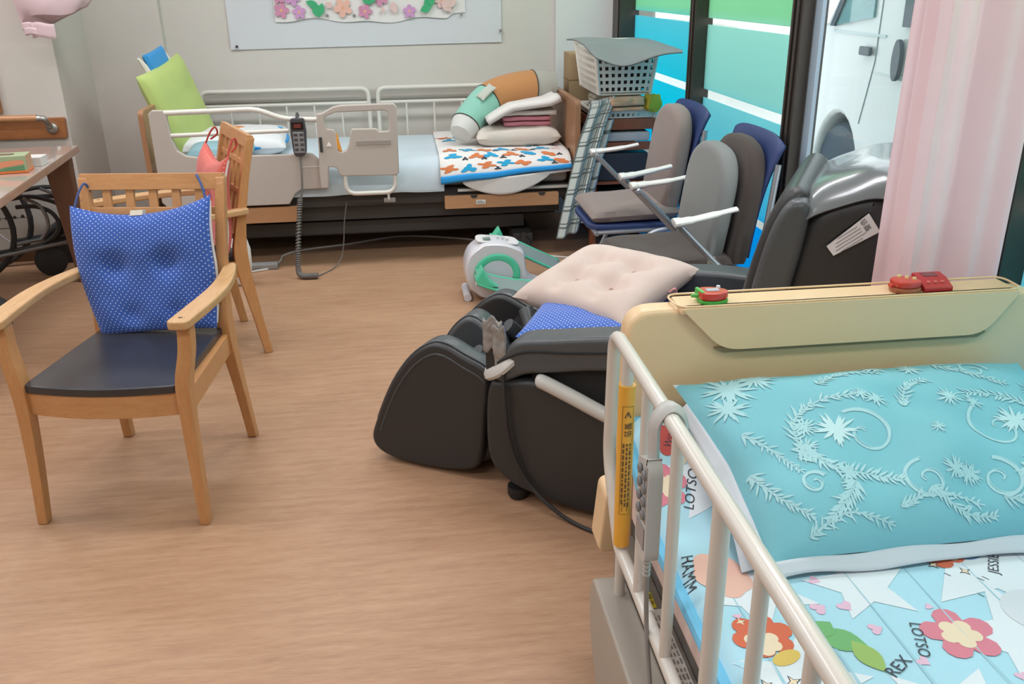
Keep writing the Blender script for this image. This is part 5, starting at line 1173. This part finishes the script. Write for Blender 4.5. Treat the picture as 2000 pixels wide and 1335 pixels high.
for cx, cy, s_ in ((1.10, 1.0, .012), (1.18, .80, .014), (.95, .75, .012), (1.27, 1.05, .012), (1.0, .6, .014), (.7, .8, .012)): decal('heart_print', [heart(cx, cy, s_, cx*3)], PKH, .0030)
for (a, b, c, d) in ((.665, 1.02, .675, 1.005), (.672, 1.025, .682, 1.01), (.905, 1.20, .912, 1.19), (.955, 1.18, .962, 1.17), (.965, 1.182, .972, 1.172), (.93, 1.14, .936, 1.13)):
    decal('dash_print', [[(a, b), (c, d), (c+.0012, d+.001), (a+.0012, b+.001)]], DRK, .0040)

for k in range(8):
    x = .52+.11*k; decal('stitch_line', [[(x+.012*sin(y_*3), y_) for y_ in [-.1+.05*i for i in range(28)]]+[(x+.0012+.012*sin(y_*3), y_) for y_ in [-.1+.05*i for i in range(27, -1, -1)]]], C_('stitch', '9cc6d4'), .0028)
# teal pillow leaning on the headboard, with damask print
tp_ = thing('teal_pillow', 'turquoise pillow with white scroll print leaning on the tan headboard', 'pillow', (.95, 1.45, .53))
PW, PD = .76, .45
org = V(.965, 1.455, .622); vx = V(1, .01, 0).normalized(); vy = V(-.055, .90, .33).normalized(); vn = vx.cross(vy).normalized()
def pil(u, v, sg=1):
    # u, v in -1..1
    t = .078*max(0, (1-abs(u)**3.0)*(1-abs(v)**3.0))**.6
    if sg < 0: t = -t*.55
    else:
        t += .012*sin(u*5.2+v*2.1+1)*(1-u*u)*(1-v*v)+.006*sin(u*11-v*4)*(1-u*u)*(1-v*v)+.006*noise.noise(V(u*3, v*2.5, 9))*(1-abs(u)**6)*(1-abs(v)**6)
        t += .006*sin(u*9-v*5+.5)*math.exp(-((v+.7)/.35)**2)*(1-v*v)+.005*sin(u*7+v*6)*math.exp(-((u+.75)/.3)**2)*(1-u*u)
        t -= .020*math.exp(-(((u*.8+v*.55-.18)/.11)**2))*math.exp(-((v-.25)/.5)**2)*(1-v*v)
    x = PW/2*u*(1-.025*(1-v*v)*u*u); y = PD/2*v*(1-.03*(1-u*u)*v*v+.02*sin(u*4)*(v > 0)*v)
    return org+vx*(x-.03*max(0, v)*(u < 0)*abs(u))+vy*y+vn*t
TEAL = CLOTH('teal_cotton', '84c3cf', col2='79bcca', bscale=500, var=.04); PLIN = CLOTH('pillow_lining', 'cfd6de', var=.03)
for sg in (1, -1): M().grid(lambda u, v: pil(u, v, sg), 60, 44, -1, 1, -1, 1).build('pillow_face' if sg > 0 else 'pillow_back', TEAL if sg > 0 else PLIN, tp_)
# pale hem along the lower edge and the open left end
M().grid(lambda u, v: pil(-1+2*u, -1, 1)+vy*(-.028*v+.004*sin(u*16)*v)+vn*(-.010*v)+V(0, 0, .003*sin(u*23)), 50, 4).build('hem', PLIN, tp_, solid=.006)
M().grid(lambda u, v: pil(-1, -1+1.75*u, 1)+vx*(-.045*v*(1-.75*u))+vn*(-.022*v), 24, 4).build('open_end', PLIN, tp_, solid=.005)
M().add([pil(-1, -.93)+vx*a+vy*b+vn*.008 for a, b in ((-.035, -.02), (.0, -.02), (.0, .05), (-.03, .05))], [(0, 1, 2, 3)]).build('care_label', CLOTH('care_label', 'dcdde0'), tp_, solid=.002)
def onpil(x, y, off=.0013):
    u, v = x/(PW/2), y/(PD/2); e = 2e-3; p = pil(u, v); n = (pil(u+e, v)-p).cross(pil(u, v+e)-p).normalized(); n = n if n.dot(vn) > 0 else -n
    return p+n*off
rp = random.Random(11)
DMK = CLOTH('damask_white', 'a9d3da', bump=0, var=.04); DMK2 = CLOTH('damask_bright', 'bcdde2', bump=0, var=.03)
def rib(m, pts, w0, w1):
    k = len(pts); vs = []
    for i, (x, y) in enumerate(pts):
        a = pts[max(0, i-1)]; b = pts[min(k-1, i+1)]; dx, dy = b[0]-a[0], b[1]-a[1]; l = math.hypot(dx, dy) or 1; wv = (w0+(w1-w0)*i/(k-1))/2
        for s_ in (-1, 1):
            xx, yy = x-dy/l*wv*s_, y+dx/l*wv*s_
            xx = max(-PW*.485, min(PW*.485, xx)); yy = max(-PD*.485, min(PD*.485, yy)); vs.append(onpil(xx, yy))
    m.add(vs, [(2*i, 2*i+2, 2*i+3, 2*i+1) for i in range(k-1)])
def petal(m, x, y, l, wd, a):
    k = 6; rib_pts = [(x+l*i/k*cos(a), y+l*i/k*sin(a)) for i in range(k+1)]; vs = []
    for i, (px_, py_) in enumerate(rib_pts):
        wv = wd*sin(pi*min(.98, max(.02, i/k))**.8)
        for s_ in (-1, 1):
            xx, yy = px_-sin(a)*wv*s_, py_+cos(a)*wv*s_
            xx = max(-PW*.485, min(PW*.485, xx)); yy = max(-PD*.485, min(PD*.485, yy)); vs.append(onpil(xx, yy, .002))
    m.add(vs, [(2*i, 2*i+2, 2*i+3, 2*i+1) for i in range(k)])
def scroll(m, cx, cy, r, a0, turns, sgn):
    pts = []
    for i in range(40):
        t = i/39; rr_ = r*(1-t)**.8+.004; a = a0+sgn*turns*2*pi*t; pts.append((cx+rr_*cos(a), cy+rr_*sin(a)))
    rib(m, pts, .007, .003); rib(m, [(x+.004, y+.003) for x, y in pts], .002, .0015)
def bloom(m, cx, cy, r, n=9):
    n = n*2
    for i in range(n):
        a = 2*pi*i/n+rp.uniform(-.2, .2); petal(m, cx+r*.2*cos(a), cy+r*.2*sin(a), r*rp.uniform(.6, 1.0), r*.075, a)
    for i in range(n-2):
        a = 2*pi*i/(n-2)+.2; petal(m, cx, cy, r*.55, r*.05, a)
def plume(m, pts, l, n=14):
    n = int(n*1.7)
    c = [(p.x, p.y) for p in catmull([V(x, y, 0) for x, y in pts], 8)]
    rib(m, c, .006, .003)
    for i in range(n):
        j = int(i/n*(len(c)-2)); x, y = c[j]; dx, dy = c[j+1][0]-x, c[j+1][1]-y; a = math.atan2(dy, dx)
        for s_ in (-1, 1): petal(m, x, y, l*rp.uniform(.5, 1.15)*(1-.4*i/n), l*.075, a+s_*rp.uniform(.35, 1.1))
def motif(cx, cy, s_, flip):
    q = lambda x, y: (cx+flip*x*s_, cy+y*s_)
    m = M(); plume(m, [q(-.08, -.06), q(-.09, .0), q(-.06, .06), q(0, .09), q(.08, .085)], .034*s_, 16); m.build('scroll_print', DMK, tp_, kind='stuff')
    m = M(); plume(m, [q(-.09, -.02), q(-.05, -.075), q(.02, -.10), q(.07, -.12)], .036*s_, 16); m.build('scroll_print', DMK, tp_, kind='stuff')
    m = M(); bloom(m, *q(-.005, .01), .042*s_, 11); m.build('bloom_print', DMK2, tp_, kind='stuff')
    m = M(); scroll(m, *q(.045, -.005), .055*s_, 1.9, 1.1, -flip); scroll(m, *q(.11, -.125), .04*s_, 1.5, 1.3, flip); scroll(m, *q(-.10, -.105), .022*s_, .5, 1.2, flip); m.build('curl_print', DMK, tp_, kind='stuff')
    m = M(); bloom(m, *q(.105, .075), .026*s_, 8); bloom(m, *q(.17, -.11), .024*s_, 8); m.build('bloom_print', DMK, tp_, kind='stuff')
    m = M(); plume(m, [q(-.02, -.11), q(-.06, -.15), q(-.10, -.18)], .035*s_, 12); m.build('scroll_print', DMK, tp_, kind='stuff')
motif(-.16, .0, 1.0, 1); motif(.20, -.01, 1.0, -1)
for cx, cy, r in ((-.22, .03, .03), (-.24, -.02, .028), (-.08, .09, .022), (-.19, -.09, .024), (.04, -.12, .02), (.14, .05, .022), (.27, .0, .032), (.29, -.06, .03), (.23, -.12, .024), (.31, .09, .03)):
    m = M(); bloom(m, cx, cy, r, 7); m.build('bloom_print', DMK, tp_, kind='stuff')
m = M(); bloom(m, -.30, .17, .05, 12); bloom(m, -.24, .19, .04, 10); bloom(m, -.33, .11, .04, 10); m.build('bloom_print', DMK, tp_, kind='stuff')
m = M(); plume(m, [(-.36, -.05), (-.33, -.12), (-.28, -.17)], .03, 10); plume(m, [(-.05, -.14), (.0, -.19), (.06, -.2)], .03, 10); plume(m, [(.0, .06), (.03, .11), (.09, .13)], .028, 10); bloom(m, .02, -.02, .018, 6); scroll(m, .33, .02, .035, 1, 1.3, 1); m.build('scroll_print', DMK, tp_, kind='stuff')
for pts in ([(-.30, -.20), (-.22, -.17), (-.14, -.2)], [(-.12, -.17), (-.04, -.15), (.04, -.18)], [(.08, -.17), (.16, -.19), (.24, -.17)], [(.28, -.19), (.32, -.14), (.34, -.08)], [(-.34, .04), (-.3, -.02), (-.27, -.08)], [(-.14, .14), (-.08, .17), (0, .16)]):
    m = M(); plume(m, pts, .026, 9); m.build('scroll_print', DMK, tp_, kind='stuff')
m = M(); bloom(m, .0, .19, .03, 9); bloom(m, .08, .18, .028, 9); m.build('bloom_print', DMK, tp_, kind='stuff')
m = M(); scroll(m, .22, .165, .03, 0, 1.3, 1); plume(m, [(.14, .19), (.20, .15), (.27, .11)], .03, 12); m.build('curl_print', DMK, tp_, kind='stuff')

# handset on the near rail
DYR = -.04
nh = thing('bed_remote', 'pale grey bed remote hooked over the cream side rail', 'remote', (.375, 1.24, .58))
RG = P('remote_grey', 'b9b8b4', .42, var=.02)
M().prism(rounded([(1.206, .60), (1.222, .585), (1.258, .585), (1.272, .60), (1.272, .765), (1.216, .785), (1.222, .785), (1.206, .765)], .010), .362, .386, fYZ).build('case', RG, nh, bevel=.005, seg=3)
M().box(.3605, .363, 1.214, 1.224, .665, .772).build('key_panel', P('remote_panel', '9b9a98', .4), nh, bevel=.001)
for i in range(4):
    for y in (1.224, 1.249):
        M().lathe([(.0085, 0), (.0095, .002), (.007, .005)], 14, lambda p: V(.361-p.z, y+p.x, .678+i*.025+p.y)).build('button', P('remote_button', '77787a', .35), nh)
M().box(.360, .364, 1.216, 1.262, .612, .655).build('window', P('remote_window', '84868a', .15), nh, bevel=.001)
M().tube(fillet([V(.378, 1.239, .78), V(.376, 1.239, .845), V(.40, 1.239, .872), V(.424, 1.239, .85), V(.421, 1.239, .80)], .018, 5), .009, 8, flat=2.0, flatdir=(0, 1, 0)).build('hook', RG, nh)
M().tube(catmull([V(.375, 1.239, .585), V(.376, 1.236, .54), V(.385, 1.25, .42), V(.385, 1.20, .30), V(.38, 1.13, .2), V(.37, 1.0, .1)], 6), .0045, 8).build('cord', P('cord_grey', '8f8d8a', .5), nh)
for i in range(5): M().lathe([(.0065, 0), (.0075, .003), (.0065, .006)], 10, lambda p: V(.3755, 1.238, .546+i*.0085)+p).build('strain_relief', RG, nh)

# kitchen timers on the headboard tray
TZ = .866
st_ = thing('strawberry_timer', 'red and green strawberry-shaped timer at the left of the headboard tray', 'timer', (.632, 1.715, TZ))
RDP = P('timer_red', 'c23b2c', .3, coat=.3); GNP = P('timer_green', '4fae4a', .4)
so_ = [(-.030, -.012), (-.027, .02), (-.012, .027), (.012, .022), (.030, .008), (.034, -.002), (.028, -.016), (.008, -.026), (-.016, -.024)]
so_ = smooth2(so_, 3)
M().prism([(.632+x, 1.715+y) for x, y in so_], TZ, TZ+.008, fXY).build('green_base', GNP, st_, bevel=.002)
M().prism([(.632+x*.98, 1.715+y*.98) for x, y in so_], TZ+.008, TZ+.026, fXY).build('red_case', RDP, st_, bevel=.005)
M().tube([V(.604, 1.718, TZ+.014), V(.588, 1.72, TZ+.014)], .0045, 8).build('stalk', GNP, st_)
M().prism([(.605, 1.70), (.60, 1.735), (.608, 1.74), (.612, 1.70)], TZ+.004, TZ+.027, fXY).build('leaf_collar', GNP, st_, bevel=.002)
M().box(.618, .645, 1.706, 1.722, TZ+.0258, TZ+.0275).build('lcd', P('timer_lcd', 'b9b6c4', .2), st_)
M().lathe([(.005, 0), (.004, .006)], 10, lambda p: V(.648, 1.726, TZ+.025)+p).build('start_button', P('timer_white', 'd8d5d8', .4), st_)
t2 = thing('apple_timer', 'rounded red timer with yellow buttons on the headboard tray', 'timer', (1.065, 1.715, TZ))
ap = smooth2([(-.032, 0), (-.024, .022), (0, .028), (.024, .022), (.030, 0), (.024, -.022), (0, -.028), (-.024, -.022)], 3)
M().prism([(1.065+x, 1.715+y) for x, y in ap], TZ, TZ+.012, fXY).build('brown_base', P('timer_brown', 'a2603f', .4), t2, bevel=.003)
M().prism([(1.065+x*.98, 1.715+y*.98) for x, y in ap], TZ+.012, TZ+.027, fXY).build('red_case', RDP, t2, bevel=.005)
M().box(1.028, 1.04, 1.708, 1.722, TZ+.01, TZ+.018).build('stalk', RDP, t2, bevel=.002)
for i in range(3): M().lathe([(.005, 0), (.004, .005)], 10, lambda p: V(1.058+.012*i, 1.732-.01*i, TZ+.026)+p).build('button', P('timer_yellow', 'd7c48a', .4), t2)
t3 = thing('square_timer', 'rectangular red timer with a sloped display on the headboard tray', 'timer', (1.135, 1.72, TZ))
M().prism([(1.695, TZ), (1.755, TZ), (1.755, TZ+.028), (1.725, TZ+.024), (1.70, TZ+.013), (1.695, TZ+.011)], 1.099, 1.165, fYZ).build('case', P('timer_crimson', 'b12f2f', .35, coat=.2), t3, bevel=.0025)
M().add([V(1.115, 1.73, TZ+.0252), V(1.148, 1.73, TZ+.0252), V(1.148, 1.748, TZ+.0276), V(1.115, 1.748, TZ+.0276)], [(0, 1, 2, 3)]).build('lcd', P('timer_lcd_dark', '7a4247', .25), t3, solid=.001)
for i in range(3): M().lathe([(.0045, 0), (.004, .003)], 10, lambda p: V(1.115+.016*i, 1.711, TZ+.0175)+p).build('button', P('timer_pink', 'd06a62', .4), t3)

# ------------------------------------------------------------------ pink curtain at the window
CUR = CLOTH('pink_curtain_cloth', 'f0cdd2', .35, col2='f5d9dd', var=.04, bscale=300, bump=.1)
cu = thing('pink_curtain', 'pink pleated curtain hanging behind the tan headboard by the window', 'curtain', (1.23, 1.85, .03))
def curt(u, v):
    x = 1.068+u*.315+.02*v*(1-u); z = .03+v*2.35
    a = .022*sin(u*2*pi*1.7+2.2)+.012*sin(u*2*pi*4.1+.4)+.009*abs(sin(u*pi*15))**.5*math.exp(-((u-.12)/.13)**2)
    return V(x+.003*sin(u*30), 1.848+a*(.8+.25*(1-v))+.004*noise.noise(V(u*5, v*3, 2)), z)
M().grid(curt, 160, 40).build('drape', CUR, cu)
M().tube([V(-.4, 1.85, 2.41), V(1.44, 1.85, 2.41)], .012, 8).build('curtain_rail', P('rail_white', 'd5d5d3', .4), cu)
